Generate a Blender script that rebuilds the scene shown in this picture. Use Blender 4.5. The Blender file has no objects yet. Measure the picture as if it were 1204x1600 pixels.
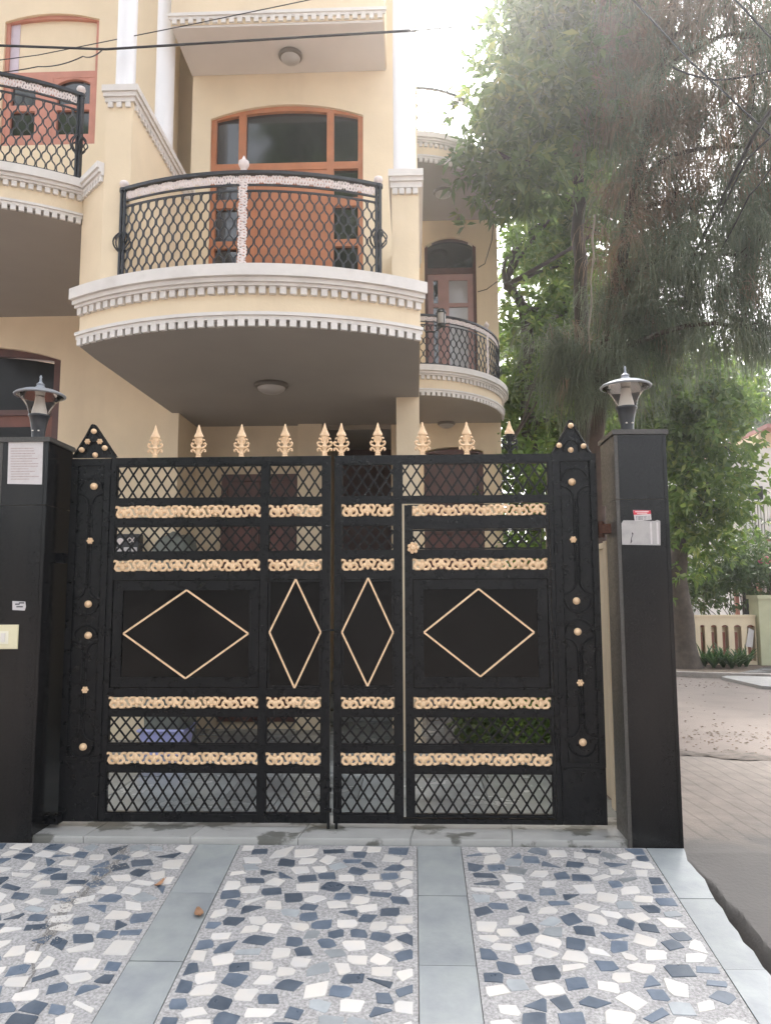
import bpy, math, random
import numpy as np
from mathutils import Vector, Matrix

# ------------------------------------------------------------------ camera, sky, sun, exposure
sc = bpy.context.scene
COL = sc.collection
R = math.radians
F_PX, PITCH, YAW, ROLL = 1203.0, R(6.3), R(2.1), R(-0.2)
CAM = Vector((0.0, 0.0, 1.40))
CM = Matrix.Rotation(YAW, 3, 'Z') @ Matrix.Rotation(math.pi / 2 + PITCH, 3, 'X') @ Matrix.Rotation(ROLL, 3, 'Z')
cd = bpy.data.cameras.new('camera')
cam = bpy.data.objects.new('camera', cd)
COL.objects.link(cam)
cam.location = CAM
cam.rotation_euler = CM.to_euler()
cd.sensor_fit = 'VERTICAL'
cd.sensor_height = 24.0
cd.lens = 24.0 * F_PX / 1600.0
cd.clip_start = 0.05
cd.clip_end = 3000.0
sc.camera = cam

SUN_EL, SUN_AZ = R(48), R(8)          # behind the house, a little to the right of straight ahead
world = bpy.data.worlds.new('World')
sc.world = world
world.use_nodes = True
wn, wl = world.node_tree.nodes, world.node_tree.links
bg = wn['Background']
sky = wn.new('ShaderNodeTexSky')
sky.sky_type = 'NISHITA'
sky.sun_disc = False
sky.sun_elevation = SUN_EL
sky.sun_rotation = SUN_AZ
sky.air_density = 1.0
sky.dust_density = 6.0
sky.ozone_density = 1.0
hs = wn.new('ShaderNodeHueSaturation')
hs.inputs['Saturation'].default_value = 0.24
wl.new(sky.outputs[0], hs.inputs['Color'])
wl.new(hs.outputs[0], bg.inputs['Color'])
bg.inputs['Strength'].default_value = 0.15

sl = bpy.data.lights.new('sun', 'SUN')
sl.energy = 2.2
sl.angle = R(12)
sl.color = (1.0, 0.95, 0.87)
sun = bpy.data.objects.new('sun', sl)
COL.objects.link(sun)
sd = Vector((math.sin(SUN_AZ) * math.cos(SUN_EL), math.cos(SUN_AZ) * math.cos(SUN_EL), math.sin(SUN_EL)))
sun.rotation_euler = (-sd).to_track_quat('-Z', 'Y').to_euler()
sun.location = (0, 0, 30)

sc.view_settings.view_transform = 'Standard'
sc.view_settings.look = 'None'
sc.view_settings.gamma = 1.0
sc.view_settings.exposure = 2.4
sc.view_settings.use_curve_mapping = False
sc.cycles.max_bounces = 8
sc.cycles.diffuse_bounces = 4
sc.cycles.glossy_bounces = 4
sc.cycles.transparent_max_bounces = 12

# ------------------------------------------------------------------ helpers
rnd = random.Random(11)

def P(u, v, x=None, y=None, z=None):
    """pixel of the photograph (1204 x 1600) -> world point on the plane x=, y= or z="""
    d = CM @ Vector(((u - 602.0) / F_PX, (800.0 - v) / F_PX, -1.0))
    if y is not None: t = (y - CAM.y) / d.y
    elif z is not None: t = (z - CAM.z) / d.z
    else: t = (x - CAM.x) / d.x
    return CAM + d * t

WO = {}
def link(o, parent, wloc):
    COL.objects.link(o)
    wloc = Vector(wloc)
    WO[o.name] = wloc
    if parent is not None:
        o.parent = parent
        o.location = wloc - WO[parent.name]
    else:
        o.location = wloc
    return o

def tag(o, label=None, cat=None, group=None, kind=None):
    if label: o['label'] = label
    if cat: o['category'] = cat
    if group: o['group'] = group
    if kind: o['kind'] = kind
    return o

def empty(name, loc, label=None, cat=None, group=None):
    o = bpy.data.objects.new(name, None)
    o.empty_display_size = 0.1
    link(o, None, loc)
    return tag(o, label, cat, group)

def inst(name, mesh, parent, wloc, rz=0.0, scale=(1, 1, 1), rot=None):
    o = bpy.data.objects.new(name, mesh)
    link(o, parent, wloc)
    o.rotation_euler = rot if rot is not None else (0, 0, rz)
    o.scale = scale
    return o

class MB:
    def __init__(s):
        s.v, s.f, s.sm = [], [], []
    def add(s, vs, fs, smooth=False):
        b = len(s.v)
        s.v += [tuple(p) for p in vs]
        s.f += [tuple(i + b for i in f) for f in fs]
        s.sm += [smooth] * len(fs)
        return s
    def box(s, x0, x1, y0, y1, z0, z1):
        x0, x1 = min(x0, x1), max(x0, x1); y0, y1 = min(y0, y1), max(y0, y1); z0, z1 = min(z0, z1), max(z0, z1)
        v = [(x0, y0, z0), (x1, y0, z0), (x1, y1, z0), (x0, y1, z0), (x0, y0, z1), (x1, y0, z1), (x1, y1, z1), (x0, y1, z1)]
        return s.add(v, [(0, 3, 2, 1), (4, 5, 6, 7), (0, 1, 5, 4), (1, 2, 6, 5), (2, 3, 7, 6), (3, 0, 4, 7)])
    def prism_z(s, poly, z0, z1):
        """plan polygon (counter-clockwise) extruded in z; z may be per-vertex callables"""
        n = len(poly)
        g = (lambda z, p: z(p[0], p[1]) if callable(z) else z)
        v = [(p[0], p[1], g(z0, p)) for p in poly] + [(p[0], p[1], g(z1, p)) for p in poly]
        f = [tuple(range(n - 1, -1, -1)), tuple(range(n, 2 * n))]
        f += [(i, (i + 1) % n, n + (i + 1) % n, n + i) for i in range(n)]
        return s.add(v, f)
    def prism_y(s, poly, y0, y1):
        """polygon in (x, z), counter-clockwise seen from -y, extruded from y0 (front) to y1"""
        n = len(poly)
        v = [(p[0], y0, p[1]) for p in poly] + [(p[0], y1, p[1]) for p in poly]
        f = [tuple(range(n)), tuple(range(2 * n - 1, n - 1, -1))]
        f += [(i, n + i, n + (i + 1) % n, (i + 1) % n) for i in range(n)]
        return s.add(v, f)
    def tube(s, path, r, n=6, flat=None, caps=True, closed=False):
        """sweep; r number or list; flat=(axis vector, factor) squashes the section along that axis"""
        path = [Vector(p) for p in path]
        m = len(path)
        rs = r if isinstance(r, (list, tuple)) else [r] * m
        vs = []
        prev = None
        for i, p in enumerate(path):
            if closed: t = path[(i + 1) % m] - path[i - 1]
            else: t = path[min(i + 1, m - 1)] - path[max(i - 1, 0)]
            t = t.normalized() if t.length > 1e-9 else Vector((0, 0, 1))
            if prev is None:
                a = Vector((0, 0, 1)) if abs(t.z) < 0.9 else Vector((0, 1, 0))
                nx = t.cross(a).normalized()
            else:
                nx = (prev - t * prev.dot(t))
                nx = nx.normalized() if nx.length > 1e-6 else t.orthogonal().normalized()
            prev = nx
            ny = t.cross(nx)
            for k in range(n):
                a = 2 * math.pi * k / n + math.pi / n
                off = (nx * math.cos(a) + ny * math.sin(a)) * rs[i]
                if flat is not None:
                    ax = Vector(flat[0])
                    off -= ax * off.dot(ax) * (1 - flat[1])
                vs.append(p + off)
        fs = []
        for i in range(m if closed else m - 1):
            j = (i + 1) % m
            for k in range(n):
                fs.append((i * n + k, i * n + (k + 1) % n, j * n + (k + 1) % n, j * n + k))
        if caps and not closed:
            fs.append(tuple(range(n - 1, -1, -1)))
            fs.append(tuple((m - 1) * n + k for k in range(n)))
        return s.add(vs, fs, True if n > 4 else False)
    def lathe(s, prof, c=(0, 0, 0), n=16, smooth=True, sx=1.0, sy=1.0):
        """profile [(r, z)...] round the z axis at c"""
        vs, fs = [], []
        m = len(prof)
        for r, z in prof:
            for k in range(n):
                a = 2 * math.pi * k / n
                vs.append((c[0] + r * math.cos(a) * sx, c[1] + r * math.sin(a) * sy, c[2] + z))
        for i in range(m - 1):
            for k in range(n):
                fs.append((i * n + k, i * n + (k + 1) % n, (i + 1) * n + (k + 1) % n, (i + 1) * n + k))
        if prof[0][0] > 1e-5: fs.append(tuple(range(n - 1, -1, -1)))
        if prof[-1][0] > 1e-5: fs.append(tuple((m - 1) * n + k for k in range(n)))
        return s.add(vs, fs, smooth)
    def lathe_y(s, prof, c, n=12, smooth=True):
        """profile [(r, d)...]: d is distance towards -y (out of a facade) from c"""
        vs, fs = [], []
        m = len(prof)
        for r, d in prof:
            for k in range(n):
                a = 2 * math.pi * k / n
                vs.append((c[0] + r * math.cos(a), c[1] - d, c[2] + r * math.sin(a)))
        for i in range(m - 1):
            for k in range(n):
                fs.append((i * n + k, i * n + (k + 1) % n, (i + 1) * n + (k + 1) % n, (i + 1) * n + k))
        fs.append(tuple((m - 1) * n + k for k in range(n)))
        fs.append(tuple(range(n - 1, -1, -1)))
        return s.add(vs, fs, smooth)
    def sweep_plan(s, path, o0, o1, z0, z1):
        """rectangular moulding along a plan path [(x, y, nx, ny)...] between outward offsets o0..o1"""
        vs, fs = [], []
        for (x, y, nx, ny) in path:
            vs += [(x + nx * o0, y + ny * o0, z0), (x + nx * o1, y + ny * o1, z0), (x + nx * o1, y + ny * o1, z1), (x + nx * o0, y + ny * o0, z1)]
        m = len(path)
        for i in range(m - 1):
            for k in range(4):
                fs.append((i * 4 + k, i * 4 + (k + 1) % 4, (i + 1) * 4 + (k + 1) % 4, (i + 1) * 4 + k))
        fs.append((3, 2, 1, 0)); fs.append(tuple((m - 1) * 4 + k for k in range(4)))
        return s.add(vs, fs)
    def mesh(s, name, mat, origin=(0, 0, 0), sharp=40):
        o = Vector(origin)
        me = bpy.data.meshes.new(name)
        me.from_pydata([(p[0] - o.x, p[1] - o.y, p[2] - o.z) for p in s.v], [], s.f)
        if any(s.sm):
            me.polygons.foreach_set('use_smooth', s.sm)
            me.set_sharp_from_angle(angle=R(sharp))
        me.materials.append(mat)
        me.update()
        return me
    def build(s, name, mat, parent=None, origin=None, fix=True):
        if origin is None:
            a = np.array(s.v); lo, hi = a.min(0), a.max(0)
            origin = ((lo[0] + hi[0]) / 2, (lo[1] + hi[1]) / 2, lo[2])
        me = s.mesh(name, mat, origin)
        if fix:
            import bmesh
            bm = bmesh.new(); bm.from_mesh(me)
            bmesh.ops.recalc_face_normals(bm, faces=bm.faces)
            bm.to_mesh(me); bm.free()
        o = bpy.data.objects.new(name, me)
        return link(o, parent, origin)

def np_mesh(name, verts, faces, mat):
    """verts (n,3), faces (m,k) numpy -> mesh, quickly"""
    me = bpy.data.meshes.new(name)
    n, (m, k) = len(verts), faces.shape
    me.vertices.add(n)
    me.vertices.foreach_set('co', np.asarray(verts, np.float32).ravel())
    me.loops.add(m * k)
    me.loops.foreach_set('vertex_index', faces.astype(np.int32).ravel())
    me.polygons.add(m)
    me.polygons.foreach_set('loop_start', np.arange(0, m * k, k, dtype=np.int32))
    me.polygons.foreach_set('loop_total', np.full(m, k, np.int32))
    me.update(calc_edges=True)
    me.materials.append(mat)
    return me

# ------------------------------------------------------------------ materials
def mat(name, col, rough=0.6, var=0.12, scale=6.0, col2=None, stain=0.0, stain_col=(0.1, 0.09, 0.08), stain_scale=1.2,
        bump=0.0, bump_scale=60.0, metallic=0.0, spec=0.5, coat=0.0, rand=0.0, streak=False, rough_var=0.0, stain_rng=(0.52, 0.74)):
    m = bpy.data.materials.new(name)
    m.use_nodes = True
    nt = m.node_tree; N, L = nt.nodes, nt.links
    b = N['Principled BSDF']
    b.inputs['Roughness'].default_value = rough
    b.inputs['Metallic'].default_value = metallic
    b.inputs['Specular IOR Level'].default_value = spec
    b.inputs['Coat Weight'].default_value = coat
    geo = N.new('ShaderNodeNewGeometry')
    pos = geo.outputs['Position']
    def noise(sc_, detail=4.0, vec=None):
        n = N.new('ShaderNodeTexNoise')
        n.inputs['Scale'].default_value = sc_
        n.inputs['Detail'].default_value = detail
        n.inputs['Roughness'].default_value = 0.6
        L.new(vec if vec is not None else pos, n.inputs['Vector'])
        return n.outputs['Fac']
    def ramp(fac, a, b_):
        r = N.new('ShaderNodeMapRange')
        r.inputs['From Min'].default_value = a; r.inputs['From Max'].default_value = b_
        L.new(fac, r.inputs['Value'])
        return r.outputs['Result']
    def mix(fac, A, B, mode='MIX'):
        x = N.new('ShaderNodeMix'); x.data_type = 'RGBA'; x.blend_type = mode
        if isinstance(fac, float): x.inputs['Factor'].default_value = fac
        else: L.new(fac, x.inputs['Factor'])
        for sock, val in ((x.inputs[6], A), (x.inputs[7], B)):
            if isinstance(val, tuple): sock.default_value = (*val[:3], 1.0)
            else: L.new(val, sock)
        return x.outputs[2]
    c1 = tuple(min(1, c * (1 - var)) for c in col)
    c2 = tuple(min(1, c * (1 + var)) for c in (col2 or col))
    c = mix(ramp(noise(scale), 0.3, 0.7), c1, c2)
    if rand:
        oi = N.new('ShaderNodeObjectInfo')
        h = N.new('ShaderNodeHueSaturation')
        r2 = N.new('ShaderNodeMapRange')
        r2.inputs['To Min'].default_value = 1 - rand; r2.inputs['To Max'].default_value = 1 + rand
        L.new(oi.outputs['Random'], r2.inputs['Value'])
        L.new(r2.outputs['Result'], h.inputs['Value'])
        L.new(c, h.inputs['Color']); c = h.outputs['Color']
    if stain:
        vec = pos
        if streak:
            mp = N.new('ShaderNodeMapping'); mp.inputs['Scale'].default_value = (1.0, 1.0, 0.14)
            L.new(pos, mp.inputs['Vector']); vec = mp.outputs['Vector']
        f = ramp(noise(stain_scale, 6.0, vec), *stain_rng)
        mu = N.new('ShaderNodeMath'); mu.operation = 'MULTIPLY'; mu.inputs[1].default_value = stain
        L.new(f, mu.inputs[0])
        c = mix(mu.outputs[0], c, stain_col)
    L.new(c, b.inputs['Base Color'])
    if rough_var:
        r3 = N.new('ShaderNodeMapRange')
        r3.inputs['From Min'].default_value = 0.3; r3.inputs['From Max'].default_value = 0.7
        r3.inputs['To Min'].default_value = max(0.03, rough - rough_var); r3.inputs['To Max'].default_value = min(1, rough + rough_var)
        L.new(noise(scale * 0.7, 6.0), r3.inputs['Value'])
        L.new(r3.outputs['Result'], b.inputs['Roughness'])
    if bump:
        bp = N.new('ShaderNodeBump'); bp.inputs['Strength'].default_value = bump; bp.inputs['Distance'].default_value = 0.01
        L.new(noise(bump_scale, 3.0), bp.inputs['Height'])
        L.new(bp.outputs['Normal'], b.inputs['Normal'])
    return m

def leaf_mat(name, ca, cb, cc, trans=0.4, rough=0.45):
    m = bpy.data.materials.new(name); m.use_nodes = True
    nt = m.node_tree; N, L = nt.nodes, nt.links
    b = N['Principled BSDF']; b.inputs['Roughness'].default_value = rough; b.inputs['Specular IOR Level'].default_value = 0.35
    geo = N.new('ShaderNodeNewGeometry')
    cr = N.new('ShaderNodeValToRGB')
    cr.color_ramp.elements[0].color = (*ca, 1); cr.color_ramp.elements[1].color = (*cc, 1)
    e = cr.color_ramp.elements.new(0.6); e.color = (*cb, 1)
    no = N.new('ShaderNodeTexNoise'); no.inputs['Scale'].default_value = 0.9
    L.new(geo.outputs['Position'], no.inputs['Vector'])
    ad = N.new('ShaderNodeMath'); ad.operation = 'MULTIPLY_ADD'
    L.new(no.outputs['Fac'], ad.inputs[0]); ad.inputs[1].default_value = 0.7
    rr = N.new('ShaderNodeMath'); rr.operation = 'MULTIPLY_ADD'
    L.new(geo.outputs['Random Per Island'], rr.inputs[0]); rr.inputs[1].default_value = 0.65; rr.inputs[2].default_value = -0.17
    L.new(rr.outputs[0], ad.inputs[2])
    L.new(ad.outputs[0], cr.inputs['Fac'])
    L.new(cr.outputs['Color'], b.inputs['Base Color'])
    t = N.new('ShaderNodeBsdfTranslucent')
    br = N.new('ShaderNodeHueSaturation'); br.inputs['Value'].default_value = 1.6; br.inputs['Saturation'].default_value = 1.1
    br.inputs['Hue'].default_value = 0.485
    L.new(cr.outputs['Color'], br.inputs['Color']); L.new(br.outputs['Color'], t.inputs['Color'])
    mx = N.new('ShaderNodeMixShader'); mx.inputs[0].default_value = trans
    L.new(b.outputs[0], mx.inputs[1]); L.new(t.outputs[0], mx.inputs[2])
    L.new(mx.outputs[0], N['Material Output'].inputs['Surface'])
    return m

def clear_mat(name, tint, gloss_rough=0.08, fac=0.18):
    m = bpy.data.materials.new(name); m.use_nodes = True
    nt = m.node_tree; N, L = nt.nodes, nt.links
    N.remove(N['Principled BSDF'])
    t = N.new('ShaderNodeBsdfTransparent'); t.inputs['Color'].default_value = (*tint, 1)
    g = N.new('ShaderNodeBsdfGlossy'); g.inputs['Roughness'].default_value = gloss_rough
    fr = N.new('ShaderNodeLayerWeight'); fr.inputs['Blend'].default_value = fac
    mx = N.new('ShaderNodeMixShader')
    L.new(fr.outputs['Fresnel'], mx.inputs[0]); L.new(t.outputs[0], mx.inputs[1]); L.new(g.outputs[0], mx.inputs[2])
    L.new(mx.outputs[0], N['Material Output'].inputs['Surface'])
    return m

M = {}
M['cream'] = mat('cream_paint', (0.72, 0.60, 0.43), 0.75, 0.05, 2.5, stain=0.28, stain_col=(0.45, 0.35, 0.25), stain_scale=1.5, streak=True, bump=0.12, bump_scale=45)
M['cream2'] = mat('cream_paint_wall', (0.64, 0.53, 0.38), 0.8, 0.07, 2.0, stain=0.3, stain_col=(0.35, 0.28, 0.2), stain_scale=1.6, streak=True, bump=0.15, bump_scale=45)
M['white'] = mat('white_trim_paint', (0.66, 0.63, 0.6), 0.65, 0.05, 5, stain=0.35, stain_col=(0.35, 0.32, 0.29), stain_scale=3.5, bump=0.1)
M['column'] = mat('white_column_paint', (0.74, 0.73, 0.74), 0.5, 0.03, 4, stain=0.15, stain_col=(0.5, 0.48, 0.45), streak=True)
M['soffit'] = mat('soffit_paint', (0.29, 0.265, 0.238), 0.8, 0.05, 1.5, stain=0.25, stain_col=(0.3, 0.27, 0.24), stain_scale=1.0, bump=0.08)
M['wood'] = mat('orange_wood', (0.42, 0.16, 0.07), 0.45, 0.14, 5, stain=0.2, stain_col=(0.2, 0.07, 0.03), stain_scale=4, streak=True, bump=0.06)
M['pinkwood'] = mat('faded_pink_wood', (0.50, 0.22, 0.16), 0.55, 0.1, 6, stain=0.25, stain_col=(0.35, 0.13, 0.09), streak=True)
M['mauvewood'] = mat('mauve_wood', (0.36, 0.22, 0.21), 0.5, 0.1, 6)
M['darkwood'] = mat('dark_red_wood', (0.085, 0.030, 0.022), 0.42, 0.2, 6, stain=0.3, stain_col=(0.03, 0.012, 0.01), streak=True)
M['glass'] = mat('dark_window_glass', (0.012, 0.013, 0.015), 0.06, 0.2, 3, spec=1.0)
M['skyglass'] = mat('sky_reflection_glass', (0.42, 0.42, 0.46), 0.1, 0.08, 3, spec=0.9)  # pale base colour stands in for reflected sky
M['black'] = mat('black_gate_paint', (0.0055, 0.006, 0.0072), 0.3, 0.2, 30, stain=0.12, stain_col=(0.02, 0.02, 0.022), stain_scale=14, spec=0.22, bump=0.16, bump_scale=55, rough_var=0.08)
M['blacksheet'] = mat('black_sheet_gloss', (0.003, 0.0032, 0.0036), 0.16, 0.3, 3, spec=0.2, bump=0.03, bump_scale=8, rough_var=0.06)
M['blackrail'] = mat('black_rail_paint', (0.016, 0.018, 0.024), 0.4, 0.3, 20, stain=0.3, stain_col=(0.06, 0.06, 0.065), stain_scale=10)
M['gold'] = mat('tan_gold_paint', (0.72, 0.49, 0.29), 0.42, 0.1, 30, col2=(0.78, 0.55, 0.34), stain=0.35, stain_col=(0.38, 0.21, 0.09), stain_scale=25, bump=0.2, bump_scale=120)
M['ironwhite'] = mat('white_iron_paint', (0.72, 0.64, 0.62), 0.55, 0.08, 20, stain=0.35, stain_col=(0.4, 0.32, 0.28), stain_scale=18)
M['granite'] = mat('black_granite', (0.009, 0.009, 0.0095), 0.18, 0.5, 220, stain=0.4, stain_col=(0.03, 0.026, 0.023), stain_scale=2.2, streak=True, rough_var=0.06, spec=0.26)
M['granitedull'] = mat('weathered_granite', (0.055, 0.05, 0.045), 0.38, 0.3, 90, stain=0.6, stain_col=(0.10, 0.09, 0.08), stain_scale=2.5, streak=True, rough_var=0.12)
M['rust'] = mat('rusty_iron', (0.09, 0.035, 0.02), 0.8, 0.4, 40, bump=0.4)
M['mortar'] = mat('pebble_mortar', (0.30, 0.29, 0.285), 0.75, 0.42, 75, stain=0.45, stain_col=(0.26, 0.26, 0.27), stain_scale=3.0, bump=0.5, bump_scale=140)
M['whitestone'] = mat('white_marble_chip', (0.52, 0.505, 0.495), 0.4, 0.08, 9, col2=(0.51, 0.47, 0.425), stain=0.3, stain_col=(0.5, 0.47, 0.42), stain_scale=6, rand=0.10, rough_var=0.1)
M['bluestone'] = mat('blue_slate_chip', (0.075, 0.097, 0.13), 0.35, 0.12, 14, col2=(0.095, 0.115, 0.145), rand=0.35, rough_var=0.1)
M['greystone'] = mat('faded_grey_chip', (0.25, 0.265, 0.275), 0.4, 0.12, 14, rand=0.35)
M['kota'] = mat('blue_green_flagstone', (0.225, 0.24, 0.255), 0.42, 0.10, 5, col2=(0.265, 0.28, 0.275), stain=0.3, stain_col=(0.30, 0.32, 0.29), stain_scale=3, rand=0.10, bump=0.1, bump_scale=30, rough_var=0.1)
M['palestone'] = mat('pale_threshold_stone', (0.40, 0.395, 0.38), 0.4, 0.08, 5, stain=0.85, stain_col=(0.10, 0.10, 0.085), stain_scale=3.6, stain_rng=(0.53, 0.58), rand=0.08, rough_var=0.12)
M['floorstone'] = mat('wet_grey_floor_stone', (0.26, 0.28, 0.28), 0.22, 0.15, 3, stain=0.6, stain_col=(0.10, 0.11, 0.11), stain_scale=1.4, rand=0.2, rough_var=0.12)
M['concrete'] = mat('grey_concrete', (0.30, 0.27, 0.25), 0.85, 0.15, 8, stain=0.5, stain_col=(0.17, 0.155, 0.145), stain_scale=1.8, bump=0.3, bump_scale=50)
M['road'] = mat('dusty_road', (0.15, 0.122, 0.107), 0.9, 0.18, 1.6, stain=0.5, stain_col=(0.085, 0.072, 0.066), stain_scale=1.6, bump=0.3, bump_scale=30)
M['soil'] = mat('leaf_littered_soil', (0.13, 0.095, 0.07), 0.95, 0.35, 8, bump=0.5, bump_scale=25)
M['bark'] = mat('dark_bark', (0.045, 0.036, 0.03), 0.9, 0.35, 7, bump=0.7, bump_scale=18)
M['redbark'] = mat('reddish_bark', (0.05, 0.033, 0.026), 0.9, 0.35, 6, bump=0.7, bump_scale=16)
M['palebark'] = mat('grey_brown_bark', (0.075, 0.058, 0.047), 0.9, 0.35, 7, bump=0.7, bump_scale=18)
M['paper'] = mat('faded_notice_paper', (0.58, 0.55, 0.55), 0.8, 0.05, 30, stain=0.4, stain_col=(0.46, 0.40, 0.38), stain_scale=22)
M['oldpaper'] = mat('grey_torn_poster', (0.40, 0.38, 0.37), 0.8, 0.06, 20, stain=0.6, stain_col=(0.24, 0.23, 0.24), stain_scale=12)
M['red'] = mat('red_sticker', (0.55, 0.03, 0.06), 0.5, 0.05)
M['ink'] = mat('dark_ink', (0.06, 0.055, 0.06), 0.7, 0.1)
M['plate'] = mat('ivory_plastic', (0.72, 0.66, 0.45), 0.35, 0.02)
M['ivory'] = mat('pale_ivory_plastic', (0.80, 0.76, 0.62), 0.3, 0.02)
M['lampgrey'] = mat('grey_lamp_cap', (0.26, 0.28, 0.31), 0.35, 0.08, 10, metallic=0.2)
M['lampblack'] = mat('black_lamp_plastic', (0.018, 0.021, 0.026), 0.4, 0.2, 15)
M['lampwhite'] = mat('white_reflector', (0.72, 0.68, 0.62), 0.5, 0.02)
M['clear'] = clear_mat('clear_acrylic', (0.86, 0.85, 0.84))
M['frost'] = mat('frosted_lamp_glass', (0.36, 0.34, 0.32), 0.3, 0.03)
M['bronze'] = mat('dull_bronze_rim', (0.14, 0.12, 0.10), 0.4, 0.1, metallic=0.4)
M['cable'] = mat('black_cable', (0.02, 0.02, 0.024), 0.6, 0.1)
M['tarp'] = mat('grey_green_tarpaulin', (0.13, 0.14, 0.12), 0.6, 0.2, 5, bump=0.3, bump_scale=12)
M['lavender'] = mat('lavender_plastic', (0.42, 0.43, 0.72), 0.4, 0.04)
M['brick'] = mat('red_brown_reveal', (0.20, 0.07, 0.045), 0.8, 0.15)
M['greenpaint'] = mat('pale_green_paint', (0.42, 0.42, 0.28), 0.7, 0.08, 4, stain=0.3, stain_col=(0.2, 0.22, 0.13))
M['housewhite'] = mat('pale_house_paint', (0.62, 0.60, 0.58), 0.75, 0.05, 3, stain=0.3, stain_col=(0.4, 0.38, 0.36), streak=True)
M['roofred'] = mat('red_roof_edge', (0.30, 0.13, 0.11), 0.7, 0.1)
M['darkvoid'] = mat('dark_interior', (0.02, 0.02, 0.02), 0.8, 0.2)
M['sheet'] = mat('grey_canopy_sheet', (0.36, 0.35, 0.34), 0.6, 0.1)
M['leafA'] = leaf_mat('broad_leaf', (0.05, 0.08, 0.038), (0.09, 0.14, 0.055), (0.19, 0.215, 0.075), 0.48)
M['leafD'] = leaf_mat('light_leaf', (0.05, 0.09, 0.03), (0.10, 0.165, 0.045), (0.22, 0.25, 0.08), 0.5)
M['leafB'] = leaf_mat('dull_leaf', (0.04, 0.065, 0.035), (0.07, 0.11, 0.045), (0.13, 0.16, 0.06), 0.4)
M['needle'] = leaf_mat('grey_green_needles', (0.075, 0.098, 0.072), (0.115, 0.14, 0.095), (0.17, 0.185, 0.12), 0.4, 0.6)
M['dryneedle'] = leaf_mat('dry_brown_needles', (0.13, 0.105, 0.08), (0.19, 0.145, 0.105), (0.28, 0.18, 0.115), 0.35, 0.7)
M['strap'] = leaf_mat('strap_leaf', (0.02, 0.05, 0.02), (0.04, 0.09, 0.03), (0.09, 0.14, 0.05), 0.3, 0.35)
M['dryleaf'] = mat('dry_leaf', (0.28, 0.15, 0.08), 0.7, 0.2, 30, rand=0.3)
M['leafLit'] = leaf_mat('painted_sunlit_leaf', (0.08, 0.15, 0.04), (0.14, 0.23, 0.06), (0.26, 0.32, 0.10), 0.5)  # lighter greens put sunlight into the colour of shaded leaves
M['doorred'] = mat('dark_red_panel', (0.11, 0.05, 0.04), 0.4, 0.2, 5)
M['dimglass'] = mat('dim_glass', (0.012, 0.012, 0.012), 0.15, 0.2, 3, spec=0.15)
M['pink'] = mat('pink_petals', (0.75, 0.10, 0.25), 0.6, 0.1)

def grooved_mat():
    m = mat('grooved_concrete', (0.172, 0.146, 0.128), 0.88, 0.16, 7, stain=0.6, stain_col=(0.09, 0.08, 0.072), stain_scale=1.5, bump=0.35, bump_scale=45)
    N, L = m.node_tree.nodes, m.node_tree.links
    b = N['Principled BSDF']
    src = b.inputs['Base Color'].links[0].from_socket
    geo = N.new('ShaderNodeNewGeometry'); sp = N.new('ShaderNodeSeparateXYZ'); L.new(geo.outputs['Position'], sp.inputs[0])
    def math_(op, a, c=None, d=None):
        n = N.new('ShaderNodeMath'); n.operation = op
        for i, q in enumerate((a, c, d)):
            if q is None: continue
            if isinstance(q, (int, float)): n.inputs[i].default_value = q
            else: L.new(q, n.inputs[i])
        return n.outputs[0]
    nz = N.new('ShaderNodeTexNoise'); nz.inputs['Scale'].default_value = 2.5; L.new(geo.outputs['Position'], nz.inputs['Vector'])
    s_ = math_('MULTIPLY_ADD', sp.outputs['Y'], 0.06, sp.outputs['X'])
    s_ = math_('MULTIPLY_ADD', nz.outputs['Fac'], 0.05, s_)
    fr = math_('FRACT', math_('DIVIDE', s_, 0.125))
    g = math_('LESS_THAN', fr, 0.13)
    far = math_('GREATER_THAN', sp.outputs['Y'], 4.75)
    g = math_('MULTIPLY', g, far)
    wear = math_('GREATER_THAN', nz.outputs['Fac'], 0.3)
    g = math_('MULTIPLY', g, wear)
    mx = N.new('ShaderNodeMix'); mx.data_type = 'RGBA'; mx.inputs[7].default_value = (0.07, 0.062, 0.056, 1)
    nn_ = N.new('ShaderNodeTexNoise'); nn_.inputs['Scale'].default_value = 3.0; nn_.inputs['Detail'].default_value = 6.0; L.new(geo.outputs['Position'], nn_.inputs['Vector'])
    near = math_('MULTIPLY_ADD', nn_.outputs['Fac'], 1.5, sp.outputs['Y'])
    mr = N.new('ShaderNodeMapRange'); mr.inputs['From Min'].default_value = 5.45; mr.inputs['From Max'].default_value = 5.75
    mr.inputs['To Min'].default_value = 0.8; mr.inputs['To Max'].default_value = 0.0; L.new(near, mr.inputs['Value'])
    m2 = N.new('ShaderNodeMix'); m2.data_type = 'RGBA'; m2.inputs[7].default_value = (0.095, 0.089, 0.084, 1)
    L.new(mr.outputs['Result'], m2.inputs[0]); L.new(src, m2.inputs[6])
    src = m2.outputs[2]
    L.new(math_('MULTIPLY', g, 0.4), mx.inputs[0]); L.new(src, mx.inputs[6]); L.new(mx.outputs[2], b.inputs['Base Color'])
    bp = N.new('ShaderNodeBump'); bp.invert = True; bp.inputs['Distance'].default_value = 0.02; bp.inputs['Strength'].default_value = 0.8
    old = b.inputs['Normal'].links[0].from_socket
    L.new(g, bp.inputs['Height']); L.new(old, bp.inputs['Normal']); L.new(bp.outputs['Normal'], b.inputs['Normal'])
    return m
M['grooved'] = grooved_mat()

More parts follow.
